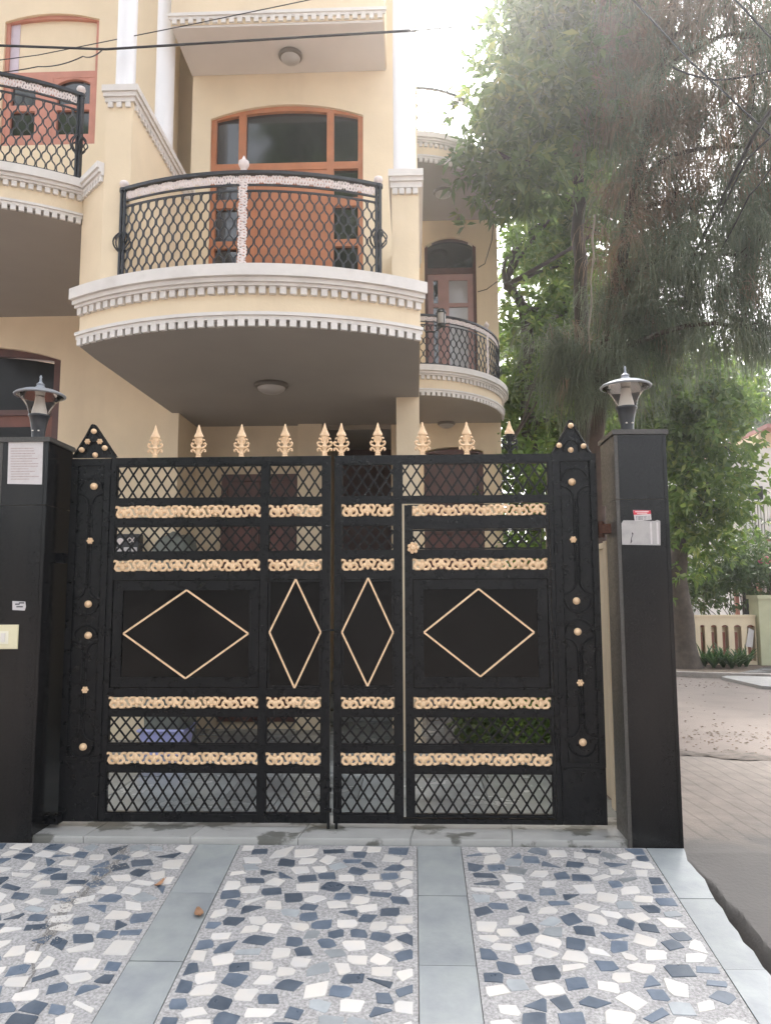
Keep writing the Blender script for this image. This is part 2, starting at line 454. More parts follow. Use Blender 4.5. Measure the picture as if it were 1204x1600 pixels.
# ------------------------------------------------------------------ ground, driveway, threshold, porch floor
Y_PIL, Y_GATE = 4.57, 4.80
RAMP_S = 0.144
def zramp(x, y): return -0.01 - RAMP_S * (4.55 - y)
def PR(u, v):
    d = CM @ Vector(((u - 602.0) / F_PX, (800.0 - v) / F_PX, -1.0))
    # CAM.z + t dz = -0.01 - S (4.55 - t dy)
    t = (-0.01 - RAMP_S * 4.55 - CAM.z) / (d.z - RAMP_S * d.y)
    return CAM + d * t
def gz(x, y):
    t = min(1.0, max(0.0, (y - 3.1) / 1.75)); t = t * t * (3 - 2 * t)
    return -0.37 + (0.34 * t)

def grid_sheet(name, x0, x1, ys, nx, zf, m, dz=0.0, kind='structure', xs=None):
    xs = xs or [x0 + (x1 - x0) * i / nx for i in range(nx + 1)]
    v = [(x, y, zf(x, y) + dz) for y in ys for x in xs]
    n = len(xs)
    f = [(j * n + i, j * n + i + 1, (j + 1) * n + i + 1, (j + 1) * n + i) for j in range(len(ys) - 1) for i in range(n - 1)]
    mb = MB(); mb.add(v, f, True)
    return tag(mb.build(name, m, fix=False), kind=kind)

ys_g = [-900, -300, -80, -30, -12, -5, 0, 2, 2.6] + [2.9 + 0.1 * i for i in range(22)] + [5.3, 6, 7, 8, 10, 12, 15, 20, 30, 60, 150, 400, 1200]
xs_g = [-900, -300, -80, -30, -12, -6, -3, -1, 0, 1, 1.7, 2.5, 4, 6, 10, 16, 30, 80, 300, 900]
grid_sheet('road', 0, 0, ys_g, 0, gz, M['road'], xs=xs_g)

# driveway ramp: body, three mosaic panels, flagstone strips
XL_RAMP = -2.6
s1l, s1r = PR(263, 1400).x, PR(336, 1400).x
s2l, s2r = PR(653, 1400).x, PR(729, 1400).x
s3l = PR(1057, 1400).x
edge_px = [(1066, 1322), (1070, 1332), (1073, 1345), (1080, 1352), (1088, 1362), (1100, 1374), (1108, 1392), (1117, 1408), (1128, 1420), (1138, 1440), (1152, 1456), (1160, 1472), (1176, 1486), (1190, 1510), (1212, 1535), (1240, 1570), (1262, 1600)]
edge = [PR(*p) for p in edge_px]
edge_xy = [(p.x, p.y) for p in edge] + [(edge[-1].x + 0.02, 2.9), (edge[-1].x - 0.03, 2.2)]
Y_TOP = 4.565
body = MB().prism_z([(XL_RAMP, 2.2), (edge_xy[-1][0], 2.2)] + edge_xy[::-1][1:] + [(edge_xy[0][0], Y_TOP), (XL_RAMP, Y_TOP)],
                    lambda x, y: -0.6, lambda x, y: zramp(x, y) - 0.022)
drive = tag(body.build('driveway', M['concrete']), kind='structure')

# grooved concrete apron beside the ramp, with a worn gutter along the ragged ramp edge
def edge_x(y):
    for p, q in zip(edge_xy[:-1], edge_xy[1:]):
        if q[1] <= y <= p[1]: return q[0] + (p[0] - q[0]) * (y - q[1]) / max(1e-6, p[1] - q[1])
    return edge_xy[0][0] if y > edge_xy[0][1] else edge_xy[-1][0]
def zapron(g, x, y):
    top = -0.018 if y > 4.5 else zramp(x, y) - 0.004 - 0.02 * min(1, (4.5 - y))
    top += 0.005 * math.sin(9.1 * x + 3 * y) * math.sin(5.3 * y)
    if y < 4.45:
        k = max(0.0, 4.45 - y)
        w = 0.02 + 0.105 * min(1.3, k) + 0.008 * math.sin(7 * y) + 0.004 * math.sin(23 * y)
        top -= (0.13 * min(1, k * 2.0)) * min(1.0, max(0.0, (w - g) / (0.03 + 0.02 * k)))
    return top
far_edge = lambda x: 7.25 + 0.12 * math.sin(3.1 * x) + 0.05 * math.sin(11 * x) - 0.16 * (x - 1.6)
gs = [-0.25, -0.12, -0.04] + [-0.02 + 0.01 * i for i in range(34)] + [0.36 + 0.05 * i for i in range(40)] + [2.5, 3, 4]
rows = [(1.2 + 0.1 * i, 0) for i in range(17)] + [(2.85 + 0.02 * i, 0) for i in range(86)] + [(None, t / 12) for t in range(1, 14)]
v = []
for (y_, t) in rows:
    for g in gs:
        ex_ = edge_x(y_ if y_ is not None else 4.6)
        x = ex_ + g
        y = y_ if y_ is not None else 4.57 + (far_edge(x) - 4.57) * min(t, 1.0)
        v.append((x, y, zapron(g, x, y) if t <= 1.0 else gz(x, y) - 0.02))
n = len(gs)
f = [(j * n + i, j * n + i + 1, (j + 1) * n + i + 1, (j + 1) * n + i) for j in range(len(rows) - 1) for i in range(n - 1)]
mb = MB(); mb.add(v, f, True)
tag(mb.build('concrete_apron', M['grooved'], fix=False), kind='structure')

def clip(poly, px, py, nx, ny):
    """keep the side where (p - (px,py)).n <= 0"""
    out = []
    for i in range(len(poly)):
        a, b = poly[i], poly[(i + 1) % len(poly)]
        da = (a[0] - px) * nx + (a[1] - py) * ny; db = (b[0] - px) * nx + (b[1] - py) * ny
        if da <= 0: out.append(a)
        if (da < 0 < db) or (db < 0 < da):
            t = da / (da - db); out.append((a[0] + (b[0] - a[0]) * t, a[1] + (b[1] - a[1]) * t))
    return out
def area(p): return 0.5 * sum(p[i][0] * p[(i + 1) % len(p)][1] - p[(i + 1) % len(p)][0] * p[i][1] for i in range(len(p)))

def mosaic_panel(x0, x1, y0, y1, seed):
    rr = random.Random(seed)
    base = MB().prism_z([(x0, y0), (x1, y0), (x1, y1), (x0, y1)], lambda x, y: zramp(x, y) - 0.03, zramp)
    pan = base.build('mosaic_panel', M['mortar'], drive)
    pts, tries = [], 0
    ylo = max(y0, 3.0)
    while tries < 9000:
        tries += 1
        p = (rr.uniform(x0 + 0.04, x1 - 0.04), rr.uniform(ylo, y1 - 0.035))
        if all((p[0] - q[0]) ** 2 + 1.75 * (p[1] - q[1]) ** 2 > 0.098 ** 2 for q in pts): pts.append(p)
    kinds = {}
    for i, p in enumerate(pts):
        near = sorted(range(i), key=lambda k: (pts[k][0] - p[0]) ** 2 + (pts[k][1] - p[1]) ** 2)[:4]
        nb = sum(1 for k in near if kinds[k] == 'b'); nw = sum(1 for k in near if kinds[k] == 'w')
        pb = 0.47 + 0.13 * (nw - nb)
        kinds[i] = 'b' if rr.random() < pb else ('g' if rr.random() < 0.14 else 'w')
    for i, p in enumerate(pts):
        k = kinds[i]
        a = rr.gauss(0, 0.26)
        hw, hh = rr.uniform(0.054, 0.070), rr.uniform(0.041, 0.055)
        if rr.random() < 0.10: hw *= 1.3; hh *= 0.6
        if rr.random() < 0.10: hw *= 0.55; hh *= 0.7
        jt = 0.005 if k == 'b' else 0.010
        q = [(sx * hw + rr.gauss(0, jt), sy * hh + rr.gauss(0, jt)) for sx, sy in ((-1, -1), (1, -1), (1, 1), (-1, 1))]
        if k == 'w' and rr.random() < 0.4:
            q.insert(2, (hw * rr.uniform(1.0, 1.3), rr.uniform(-0.4, 0.4) * hh))
        if k == 'b' and rr.random() < 0.15: q.pop(rr.randrange(4))
        sk = rr.gauss(0, 0.28)
        q = [(x + sk * y, y) for x, y in q]
        q = [(p[0] + x * math.cos(a) - y * math.sin(a), p[1] + x * math.sin(a) + y * math.cos(a)) for x, y in q]
        nbrs = [o for j, o in enumerate(pts) if j != i and math.hypot(o[0] - p[0], o[1] - p[1]) < 0.3]
        for it in range(9):                               # shrink until the four-sided chip nearly fits its cell
            worst = 0.0
            for o in nbrs:
                dx, dy = o[0] - p[0], o[1] - p[1]; d = math.hypot(dx, dy)
                worst = max(worst, max(((t[0] - p[0]) * dx + (t[1] - p[1]) * dy) / d for t in q) - d * 0.5)
            if worst < 0.009: break
            q = [(p[0] + (t[0] - p[0]) * 0.95, p[1] + (t[1] - p[1]) * 0.95) for t in q]
        for j, o in enumerate(pts):
            if j == i: continue
            dx, dy = o[0] - p[0], o[1] - p[1]; d = math.hypot(dx, dy)
            if d < 0.3:
                gap = rr.uniform(0.003, 0.006)
                q = clip(q, p[0] + dx * (0.5 - gap / d), p[1] + dy * (0.5 - gap / d), dx / d, dy / d)
        for (ex, ey, nx, ny) in ((x0 + 0.022, 0, -1, 0), (x1 - 0.022, 0, 1, 0), (0, y1 - 0.012, 0, 1)):
            q = clip(q, ex, ey, nx, ny)
        if len(q) < 3 or abs(area(q)) < 0.0007: continue
        if area(q) < 0: q = q[::-1]
        cx = sum(t[0] for t in q) / len(q); cy = sum(t[1] for t in q) / len(q)
        n = len(q); dz = 0.003 + rr.uniform(-0.0012, 0.0012)
        inn = [(cx + (t[0] - cx) * 0.955, cy + (t[1] - cy) * 0.955) for t in q]
        v = [(t[0], t[1], zramp(*t) - 0.006) for t in q] + [(t[0], t[1], zramp(*t) + dz * 0.4) for t in q] + [(t[0], t[1], zramp(*t) + dz) for t in inn]
        f = [tuple(range(2 * n, 3 * n))]
        for t in range(n):
            u = (t + 1) % n
            f += [(t, u, n + u, n + t), (n + t, n + u, 2 * n + u, 2 * n + t)]
        mb = MB(); mb.add(v, f)
        mb.build('mosaic_stone', {'b': M['bluestone'], 'w': M['whitestone'], 'g': M['greystone']}[k], pan, fix=False)
    return pan

GAP = 0.004
pan_l = mosaic_panel(XL_RAMP + 0.02, s1l - GAP, 2.25, Y_TOP - 0.004, 5)
pan_m = mosaic_panel(s1r + GAP, s2l - GAP, 2.25, Y_TOP - 0.004, 8)
pan_r = mosaic_panel(s2r + GAP, s3l - GAP, 2.25, Y_TOP - 0.004, 21)

def strip(x0, x1, cuts, rag=None):
    for a, b in zip(cuts[:-1], cuts[1:]):
        a2, b2 = a + 0.0025, b - 0.0025
        if rag is None: poly = [(x0, a2), (x1, a2), (x1, b2), (x0, b2)]
        else:
            e = [p for p in rag if a2 < p[1] < b2]
            def ex(y):
                for p, q in zip(rag[:-1], rag[1:]):
                    if q[1] <= y <= p[1]: return q[0] + (p[0] - q[0]) * (y - q[1]) / (p[1] - q[1])
                return rag[0][0] if y > rag[0][1] else rag[-1][0]
            poly = [(x0, a2), (ex(a2), a2)] + e[::-1] + [(ex(b2), b2), (x0, b2)]
        dz = rnd.uniform(-0.001, 0.002)
        MB().prism_z(poly, lambda x, y: zramp(x, y) - 0.03, lambda x, y: zramp(x, y) + 0.001 + dz).build('flagstone', M['kota'], drive)
yj1, yj2 = PR(690, 1400).y, PR(690, 1509).y
cuts = [2.25, 2.75, yj2, yj1, Y_TOP - 0.004]
strip(s1l, s1r, cuts); strip(s2l, s2r, cuts)
strip(s3l, None, cuts, rag=edge_xy)

# crack with loose gravel in the mosaic by the other pillar
crk = [PR(u, v) for u, v in [(196, 1322), (184, 1345), (165, 1362), (140, 1385), (128, 1402), (104, 1412), (92, 1440), (78, 1460), (60, 1478), (52, 1500), (54, 1520), (24, 1560)]]
v, f = [], []
for i, p in enumerate(crk):
    w = (0.026 if i < 8 else 0.006) * rnd.uniform(0.4, 1.5)
    for sx in (-1, 1):
        x, y = p.x + sx * w, p.y + rnd.uniform(-0.01, 0.01)
        v.append((x, y, zramp(x, y) + 0.0012))
f = [(2 * i, 2 * i + 1, 2 * i + 3, 2 * i + 2) for i in range(len(crk) - 1)]
mb = MB(); mb.add(v, f)
M['crackdark'] = mat('exposed_rough_mortar', (0.2, 0.19, 0.18), 0.95, 0.5, 120, bump=0.9, bump_scale=150)
M['gravel'] = mat('loose_gravel', (0.33, 0.31, 0.29), 0.9, 0.5, 60, rand=0.2)
mb.build('crack', M['crackdark'], drive, fix=False)
mb = MB()
for i in range(620):
    k = rnd.randrange(0, 8); t = rnd.random()
    p = crk[k].lerp(crk[k + 1], t)
    x, y = p.x + rnd.gauss(0, 0.03), p.y + rnd.gauss(0, 0.02)
    r = rnd.uniform(0.002, 0.0062); z = zramp(x, y) + 0.002
    mb.add([(x - r, y, z), (x, y - r, z), (x + r, y, z), (x, y + r * 1.2, z), (x + r * .2, y, z + r)], [(0, 1, 4), (1, 2, 4), (2, 3, 4), (3, 0, 4)])
tag(mb.build('gravel', M['gravel'], drive, fix=False), kind='stuff')

# threshold slabs under the gate
Z_TH = 0.024
thr = tag(MB().box(-2.3, 1.30, 4.60, 5.04, -0.3, Z_TH - 0.03).build('threshold', M['concrete']), kind='structure')
tc = [-2.3] + [P(u, 1300, z=Z_TH).x for u in (140, 305, 470, 641, 795)] + [1.30]
for a, b in zip(tc[:-1], tc[1:]):
    sl = 0.05
    q = [(a + 0.002, 4.585), (b - 0.002, 4.585), (b - 0.002 + sl, 5.05), (a + 0.002 + sl, 5.05)]
    mb = MB().prism_z(q, -0.06, Z_TH - 0.006)
    q2 = [(q[0][0], 4.59), (q[1][0], 4.59), (q[2][0], 5.049), (q[3][0], 5.049)]
    mb.prism_z(q2, Z_TH - 0.006, Z_TH + rnd.uniform(-0.0015, 0.0015))
    mb.build('threshold_slab', M['palestone'], thr)

# porch floor of grey flagstones
pf = tag(MB().box(-4.2, 1.36, 5.06, 12.0, -0.3, -0.025).build('porch_floor', M['concrete']), kind='structure')
yy = 5.065
row = 0
while yy < 9.4:
    h = 0.62 if row else 0.5
    xx = -3.6 - (0.25 if row % 2 else 0)
    while xx < 1.3:
        w = rnd.uniform(0.75, 0.98); x2 = min(xx + w, 1.35)
        dz = rnd.uniform(-0.003, 0.003)
        if x2 - xx > 0.12:
            MB().box(xx + 0.004, x2 - 0.004, yy + 0.004, yy + h - 0.004, -0.03, 0.0 + dz).build('floor_slab', M['floorstone'], pf, fix=False)
        xx = x2
    yy += h; row += 1

# ------------------------------------------------------------------ granite gate pillars
def pillar(xa, xb, ztop, label, cream_strip, side):
    root = empty('gate_pillar', ((xa + xb) / 2, Y_PIL + 0.17, -0.05), label, 'pillar')
    y0, y1 = Y_PIL, Y_PIL + 0.335
    t = 0.022
    MB().box(xa + t, xb - t, y0 + t, y1 - 0.002, -0.3, ztop - 0.03).build('core', M['cream2'], root)
    zj = ztop - 0.42
    ina, inb = xa + 0.001, xb - 0.001
    MB().box(ina + t, inb - t, y0, y0 + t - 0.001, -0.02, zj - 0.0015).build('granite_slab', M['granite'], root)
    MB().box(ina + t, inb - t, y0 - 0.001, y0 + t - 0.001, zj + 0.0015, ztop - 0.032).build('granite_slab', M['granite'], root)
    for x0, x1, s in ((xa, xa + t - 0.001, -1), (xb - t + 0.001, xb, 1)):
        inner = (s == side)
        if inner and cream_strip:
            v0 = [(y0 - 0.001, -0.02), (y1 - 0.09, -0.02), (y1 - 0.085, 0.5), (y1 - 0.075, 1.0), (y1 - 0.07, 1.5), (y1 - 0.065, zj)]
            MB().box(x0, x1, y0 - 0.001, y1 - 0.085, -0.02, zj - 0.0015).build('granite_slab', M['granitedull'], root)
        else:
            MB().box(x0, x1, y0 - 0.001, y1, -0.02, zj - 0.0015).build('granite_slab', M['granitedull'] if s == -1 else M['granite'], root)
        MB().box(x0, x1, y0 - 0.0015, y1, zj + 0.0015, ztop - 0.032).build('granite_slab', M['granitedull'] if s == -1 else M['granite'], root)
    mb = MB().box(xa - 0.012, xb + 0.012, y0 - 0.014, y1 + 0.012, ztop - 0.03, ztop - 0.006)
    mb.box(xa - 0.008, xb + 0.008, y0 - 0.01, y1 + 0.008, ztop - 0.006, ztop)
    mb.build('cap_slab', M['granitedull'], root)
    return root
PRa, PRb = P(977, 1200, y=Y_PIL).x, P(1062, 1200, y=Y_PIL).x
ZP_R = P(998, 671, y=Y_PIL).z
PLb = P(54, 1200, y=Y_PIL).x
PLa = PLb - (PRb - PRa)
ZP_L = P(60, 683, y=Y_PIL).z
pil_r = pillar(PRa, PRb, ZP_R, 'black granite gate pillar carrying a torn grey poster and red sticker', True, -1)
pil_l = pillar(PLa, PLb, ZP_L, 'black granite gate pillar with white notice and ivory switch plate', False, 1)
MB().box(PRa - 0.004, PRa + 0.018, Y_PIL + 0.27, Y_PIL + 0.34, 0.12, P(936, 846, y=4.9).z).build('plaster_strip', M['cream'], pil_r)

def lamp(xc, zb, scale, label):
    root = empty('pillar_lamp', (xc, Y_PIL + 0.165, zb), label, 'lamp', 'lamps on the gate pillars')
    c = (xc, Y_PIL + 0.165, zb); k = scale
    MB().lathe([(0.052 * k, 0), (0.052 * k, 0.012 * k), (0.041 * k, 0.02 * k), (0.041 * k, 0.06 * k), (0.05 * k, 0.12 * k), (0.06 * k, 0.165 * k), (0.066 * k, 0.17 * k), (0.066 * k, 0.18 * k)], c, 24).build('base', M['lampblack'], root)
    prof = [(0.062 * k, 0.18 * k), (0.066 * k, 0.20 * k), (0.078 * k, 0.235 * k), (0.10 * k, 0.27 * k), (0.128 * k, 0.295 * k), (0.145 * k, 0.304 * k)]
    MB().lathe(prof, c, 32).build('clear_bowl', M['clear'], root, fix=False)
    MB().lathe([(0.05 * k, 0.181 * k), (0.046 * k, 0.21 * k), (0.034 * k, 0.26 * k), (0.028 * k, 0.30 * k)], c, 20).build('reflector', M['lampwhite'], root)
    cap = MB().lathe([(0.145 * k, 0.305 * k), (0.158 * k, 0.307 * k), (0.16 * k, 0.313 * k), (0.15 * k, 0.322 * k), (0.11 * k, 0.34 * k), (0.06 * k, 0.353 * k), (0.035 * k, 0.36 * k), (0.02 * k, 0.38 * k)], c, 36).build('cap', M['lampgrey'], root)
    MB().lathe([(0.022 * k, 0.378 * k), (0.026 * k, 0.386 * k), (0.018 * k, 0.394 * k), (0.009 * k, 0.402 * k), (0.006 * k, 0.425 * k), (0.0085 * k, 0.435 * k), (0.003 * k, 0.447 * k), (0.0, 0.45 * k)], c, 14).build('finial', M['lampgrey'], cap)
    for a in (-1.1, -1.9):
        sx, sy = c[0] + 0.048 * k * math.cos(a), c[1] + 0.048 * k * math.sin(a)
        MB().lathe([(0.006, 0), (0.006, 0.006), (0.0, 0.008)], (sx, sy, zb + 0.065), 8).build('screw', M['lampwhite'], root)
    return root
lamp(P(62, 640, y=Y_PIL + 0.165).x, ZP_L + 0.001, 0.98, 'grey capped lantern on the pillar with white notice')
lamp(P(978, 640, y=Y_PIL + 0.165).x, ZP_R + 0.001, 0.98, 'grey capped lantern on the pillar with red sticker')

# things stuck on the pillars
def card(name, quad_px, y, m, th=0.0015):
    pts = [P(u, v, y=y) for u, v in quad_px]
    return MB().prism_y([(p.x, p.z) for p in pts], y - th, y).build(name, m)
YF = Y_PIL - 0.0022
o = card('notice_paper', [(12, 756), (66, 757), (68, 688), (30, 687), (29, 692), (27, 687), (14, 688)], YF, M['paper'])
tag(o, 'white printed notice pasted near the top of the pillar with the switch', 'notice')
for k in range(13):                                       # faint printed lines
    v0 = 700 + k * 4.0
    w = rnd.uniform(0.6, 1.0)
    a, b = P(17, v0, y=YF - 0.0035), P(17 + 46 * w, v0 + 1.1, y=YF - 0.0035)
    MB().box(a.x, b.x, YF - 0.0022, YF - 0.0016, a.z, b.z).build('print_line', mat('faint_print_%d' % k, (0.44, 0.36, 0.35), 0.8, 0.2, 90), o)
o = card('sticker', [(20, 953), (39, 954), (41, 948), (40, 940), (20, 939)], YF, M['paper'])
tag(o, 'small torn silver sticker above the ivory switch plate', 'sticker')
for a in ((24, 943, 31, 945), (26, 947, 36, 949), (30, 941, 38, 943)):
    p, q = P(a[0], a[1], y=YF - 0.002), P(a[2], a[3], y=YF - 0.002)
    MB().box(p.x, q.x, YF - 0.0021, YF - 0.0016, p.z, q.z).build('print_line', M['ink'], o)
p, q = P(-22, 1014, y=Y_PIL), P(30.5, 976, y=Y_PIL)
sw = empty('switch_plate', ((p.x + q.x) / 2, Y_PIL - 0.001, p.z), 'ivory bell switch plate fixed to the black granite pillar', 'switch')
mb = MB().box(p.x, q.x, Y_PIL - 0.010, Y_PIL - 0.0025, p.z, q.z)
mb.box(p.x + 0.004, q.x - 0.004, Y_PIL - 0.013, Y_PIL - 0.010, p.z + 0.004, q.z - 0.004)
mb.build('plate', M['plate'], sw)
a, b = P(1, 1006, y=Y_PIL), P(16, 986, y=Y_PIL)
MB().box(a.x, b.x, Y_PIL - 0.0165, Y_PIL - 0.013, a.z, b.z).build('surround', M['ivory'], sw)
a, b = P(4, 1003, y=Y_PIL), P(11, 989, y=Y_PIL)
mb = MB(); xa_, xb_ = a.x, b.x
mb.prism_z([(xa_, Y_PIL - 0.022), (xb_, Y_PIL - 0.022), (xb_, Y_PIL - 0.0165), (xa_, Y_PIL - 0.0165)], a.z, b.z)
mb.build('rocker', M['lampwhite'], sw)

pp = card('torn_poster', [(971, 851), (1031, 852), (1030.5, 814), (1026, 812.5), (1022, 814), (986, 813), (973, 813), (970, 818)], YF, M['oldpaper'])
tag(pp, 'faded grey torn poster pasted on the pillar below the red sticker', 'poster')
tear = [(985, 849), (987, 846), (986, 842), (988, 836), (989, 834), (987.5, 832), (986, 832), (987, 836), (985, 841), (984, 849)]
tp = [P(u, v, y=YF - 0.002) for u, v in tear]
MB().prism_y([(t.x, t.z) for t in tp], YF - 0.0022, YF - 0.0017).build('tear', M['ink'], pp)
for u in (1016, 1026):
    a, b = P(u, 850, y=YF - 0.002), P(u + 1.2, 816, y=YF - 0.002)
    MB().box(a.x, b.x, YF - 0.0021, YF - 0.0017, a.z, b.z).build('crease', M['paper'], pp)
st = card('sticker', [(991, 814.5), (1017, 812), (1015.5, 797.5), (988, 797)], YF - 0.002, M['paper'])
tag(st, 'small red and white sticker with a number above the grey poster', 'sticker')
hd = [P(u, v, y=YF) for u, v in [(989, 804.6), (1016, 803), (1015.3, 797.8), (988.2, 797.3)]]
MB().prism_y([(t.x, t.z) for t in hd], YF - 0.0042, YF - 0.0036).build('header', M['red'], st)
for (ua, va, ub, vb) in ((991, 799, 1012, 800.3), (994, 801.6, 1010, 802.6)):
    a, b = P(ua, va, y=YF), P(ub, vb, y=YF)
    MB().box(a.x, b.x, YF - 0.0048, YF - 0.0043, a.z, b.z).build('print_line', M['ironwhite'], st)
SEG = {'9': 'abcdfg', '7': 'abc', '8': 'abcdefg', '0': 'abcdef', '1': 'bc'}
for i, ch in enumerate('9780079711'):                      # the number on the sticker, as far as it can be read
    u0 = 992.6 + i * 2.2
    for sname in SEG[ch]:
        ua, va, ub, vb = {'a': (0, 0, 1.5, .6), 'g': (0, 2.6, 1.5, 3.1), 'd': (0, 5.2, 1.5, 5.8), 'f': (0, 0, .5, 3), 'e': (0, 3, .5, 5.8), 'b': (1, 0, 1.5, 3), 'c': (1, 3, 1.5, 5.8)}[sname]
        dv = -0.09 * (i - 5)
        a, b = P(u0 + ua, 806.4 + va + dv * 1.0, y=YF), P(u0 + ub, 806.4 + vb + dv, y=YF)
        MB().box(a.x, b.x, YF - 0.0042, YF - 0.0037, a.z, b.z).build('digit_stroke', M['ink'], st)

# ------------------------------------------------------------------ the gate: two leaves
def zg(v): return P(520, v, y=Y_GATE).z
def xg(u, v=1000): return P(u, v, y=Y_GATE).x
YG0, YG1 = Y_GATE - 0.02, Y_GATE + 0.02
PXM = (xg(700) - xg(600)) / 100.0           # metres per pixel in the gate plane

def scroll_motif_mesh(m, w, h, n=6, name='scroll_motif', d=0.009, r=None):
    """one palmette between two curls, centred on the origin in the xz plane"""
    mb = MB()
    r = r or h * 0.115
    def blob(cx, cz, rx, rz):
        vs, fs = [], []
        kk = 8
        rings = [(1.0, 0.0), (0.8, 0.6), (0.35, 0.95)]
        for f_, dep in rings:
            for k in range(kk):
                a = 2 * math.pi * k / kk
                vs.append((cx + rx * f_ * math.cos(a), -d * 1.1 * dep, cz + rz * f_ * math.sin(a)))
        for i in range(2):
            for k in range(kk):
                fs.append((i * kk + k, i * kk + (k + 1) % kk, (i + 1) * kk + (k + 1) % kk, (i + 1) * kk + k))
        fs.append(tuple(2 * kk + k for k in range(kk)))
        fs.append(tuple(range(kk - 1, -1, -1)))
        mb.add(vs, fs, True)
    blob(0, -h * 0.10, w * 0.17, h * 0.36)
    blob(-w * 0.17, h * 0.05, w * 0.12, h * 0.20)
    blob(w * 0.17, h * 0.05, w * 0.12, h * 0.20)
    blob(0, h * 0.26, w * 0.10, h * 0.18)
    for s in (-1, 1):
        pth = [(s * w * 0.52, 0, h * 0.34), (s * w * 0.42, 0, h * 0.40), (s * w * 0.30, 0, h * 0.34), (s * w * 0.27, 0, h * 0.14),
               (s * w * 0.36, 0, -h * 0.02), (s * w * 0.40, 0, -h * 0.22), (s * w * 0.30, 0, -h * 0.40), (s * w * 0.14, 0, -h * 0.44), (s * w * 0.06, 0, -h * 0.34)]
        mb.tube(pth, [r, r, r, r * 1.1, r * 1.2, r * 1.2, r * 1.1, r, r * 0.7], n, flat=((0, 1, 0), 0.7))
    return mb.mesh(name, m)

def spike_mesh(m, tipmat=None):
    """spear head with four scrolls, base at the origin; about 0.218 m tall"""
    mb = MB()
    mb.lathe([(0.0205, 0.0), (0.0205, 0.008), (0.014, 0.012), (0.018, 0.02), (0.012, 0.028), (0.011, 0.045), (0.016, 0.056), (0.024, 0.064), (0.016, 0.072),
              (0.011, 0.085), (0.012, 0.10), (0.017, 0.112), (0.021, 0.122), (0.020, 0.128), (0.030, 0.1335), (0.031, 0.138), (0.027, 0.148), (0.017, 0.168), (0.008, 0.195), (0.0035, 0.214), (0.0, 0.218)], (0, 0, 0), 10, sy=0.55)
    fl = ((0, 1, 0), 0.8)
    for s in (-1, 1):
        mb.tube([(s * 0.012, 0, 0.064), (s * 0.028, 0, 0.066), (s * 0.042, 0, 0.075), (s * 0.047, 0, 0.088), (s * 0.041, 0, 0.097), (s * 0.034, 0, 0.094), (s * 0.035, 0, 0.087)], [.007, .007, .0065, .006, .006, .006, .0065], 6, flat=fl)
        mb.tube([(s * 0.010, 0, 0.088), (s * 0.020, 0, 0.097), (s * 0.0195, 0, 0.112), (s * 0.026, 0, 0.120), (s * 0.034, 0, 0.118), (s * 0.034, 0, 0.111)], [.006, .006, .006, .006, .006, .0065], 6, flat=fl)
        mb.tube([(s * 0.008, 0, 0.03), (s * 0.019, 0, 0.036), (s * 0.026, 0, 0.048), (s * 0.037, 0, 0.054), (s * 0.046, 0, 0.049), (s * 0.045, 0, 0.040), (s * 0.038, 0, 0.040)], [.006, .007, .007, .0065, .006, .006, .006], 6, flat=fl)
    return mb.mesh('spike', m)

BAND_H = 0.078
MOTIF_W = 0.111
ME_motif = scroll_motif_mesh(M['gold'], MOTIF_W, BAND_H)
ME_spike = spike_mesh(M['gold'])
ME_spike_b = spike_mesh(M['black'])

def lattice(leaf, x0, x1, v0, v1, slope, pitch=0.0735):
    z1, z0 = zg(v0), zg(v1)
    w = 0.009
    mb = MB()
    e = 0.008
    mb.box(x0, x1, YG0 + 0.006, YG1 - 0.006, z0 - 0.001, z0 + e); mb.box(x0, x1, YG0 + 0.006, YG1 - 0.006, z1 - e, z1 + 0.001)
    mb.box(x0, x0 + e * .7, YG0 + 0.007, YG1 - 0.007, z0, z1); mb.box(x1 - e * .7, x1, YG0 + 0.007, YG1 - 0.007, z0, z1)
    pan = mb.build('lattice_panel', M['black'], leaf)
    H = z1 - z0
    run = H / slope
    hw = 0.0055 * math.hypot(1, slope) / slope
    for sgn in (1, -1):
        k = -run - pitch * rnd.random() * 0.3
        y0 = Y_GATE - 0.006 if sgn > 0 else Y_GATE + 0.0005
        while k < (x1 - x0):
            if sgn > 0: a, b = (x0 + k, z0), (x0 + k + run, z1)
            else: a, b = (x0 + k + run, z0), (x0 + k, z1)
            q = [(a[0] - hw, a[1]), (a[0] + hw, a[1]), (b[0] + hw, b[1]), (b[0] - hw, b[1])]
            q = clip(q, x0 + 0.003, 0, -1, 0); q = clip(q, x1 - 0.003, 0, 1, 0) if len(q) > 2 else q
            if len(q) > 2 and abs(area(q)) > 3e-5:
                if area(q) < 0: q = q[::-1]
                MB().prism_y(q, y0, y0 + 0.0055).build('lattice_bar', M['black'], pan, fix=False)
            k += pitch
    return pan

def band(leaf, x0, x1, v0, v1):
    z1, z0 = zg(v0), zg(v1); zc = (z0 + z1) / 2
    n = max(2, round((x1 - x0) / MOTIF_W)); w = (x1 - x0) / n
    mb = MB().box(x0, x1, Y_GATE - 0.004, Y_GATE + 0.004, z0 - 0.0005, z0 + 0.006)
    mb.box(x0, x1, Y_GATE - 0.004, Y_GATE + 0.004, z1 - 0.006, z1 + 0.0005)
    b = mb.build('scroll_band', M['black'], leaf)
    for i in range(n):
        fl = 1 if i % 2 == 0 else -1
        inst('scroll_motif', ME_motif, b, (x0 + w * (i + 0.5), Y_GATE - 0.013, zc), scale=(w / MOTIF_W, 1, fl * (z1 - z0) / BAND_H), rot=(0, 0, 0))
    return b

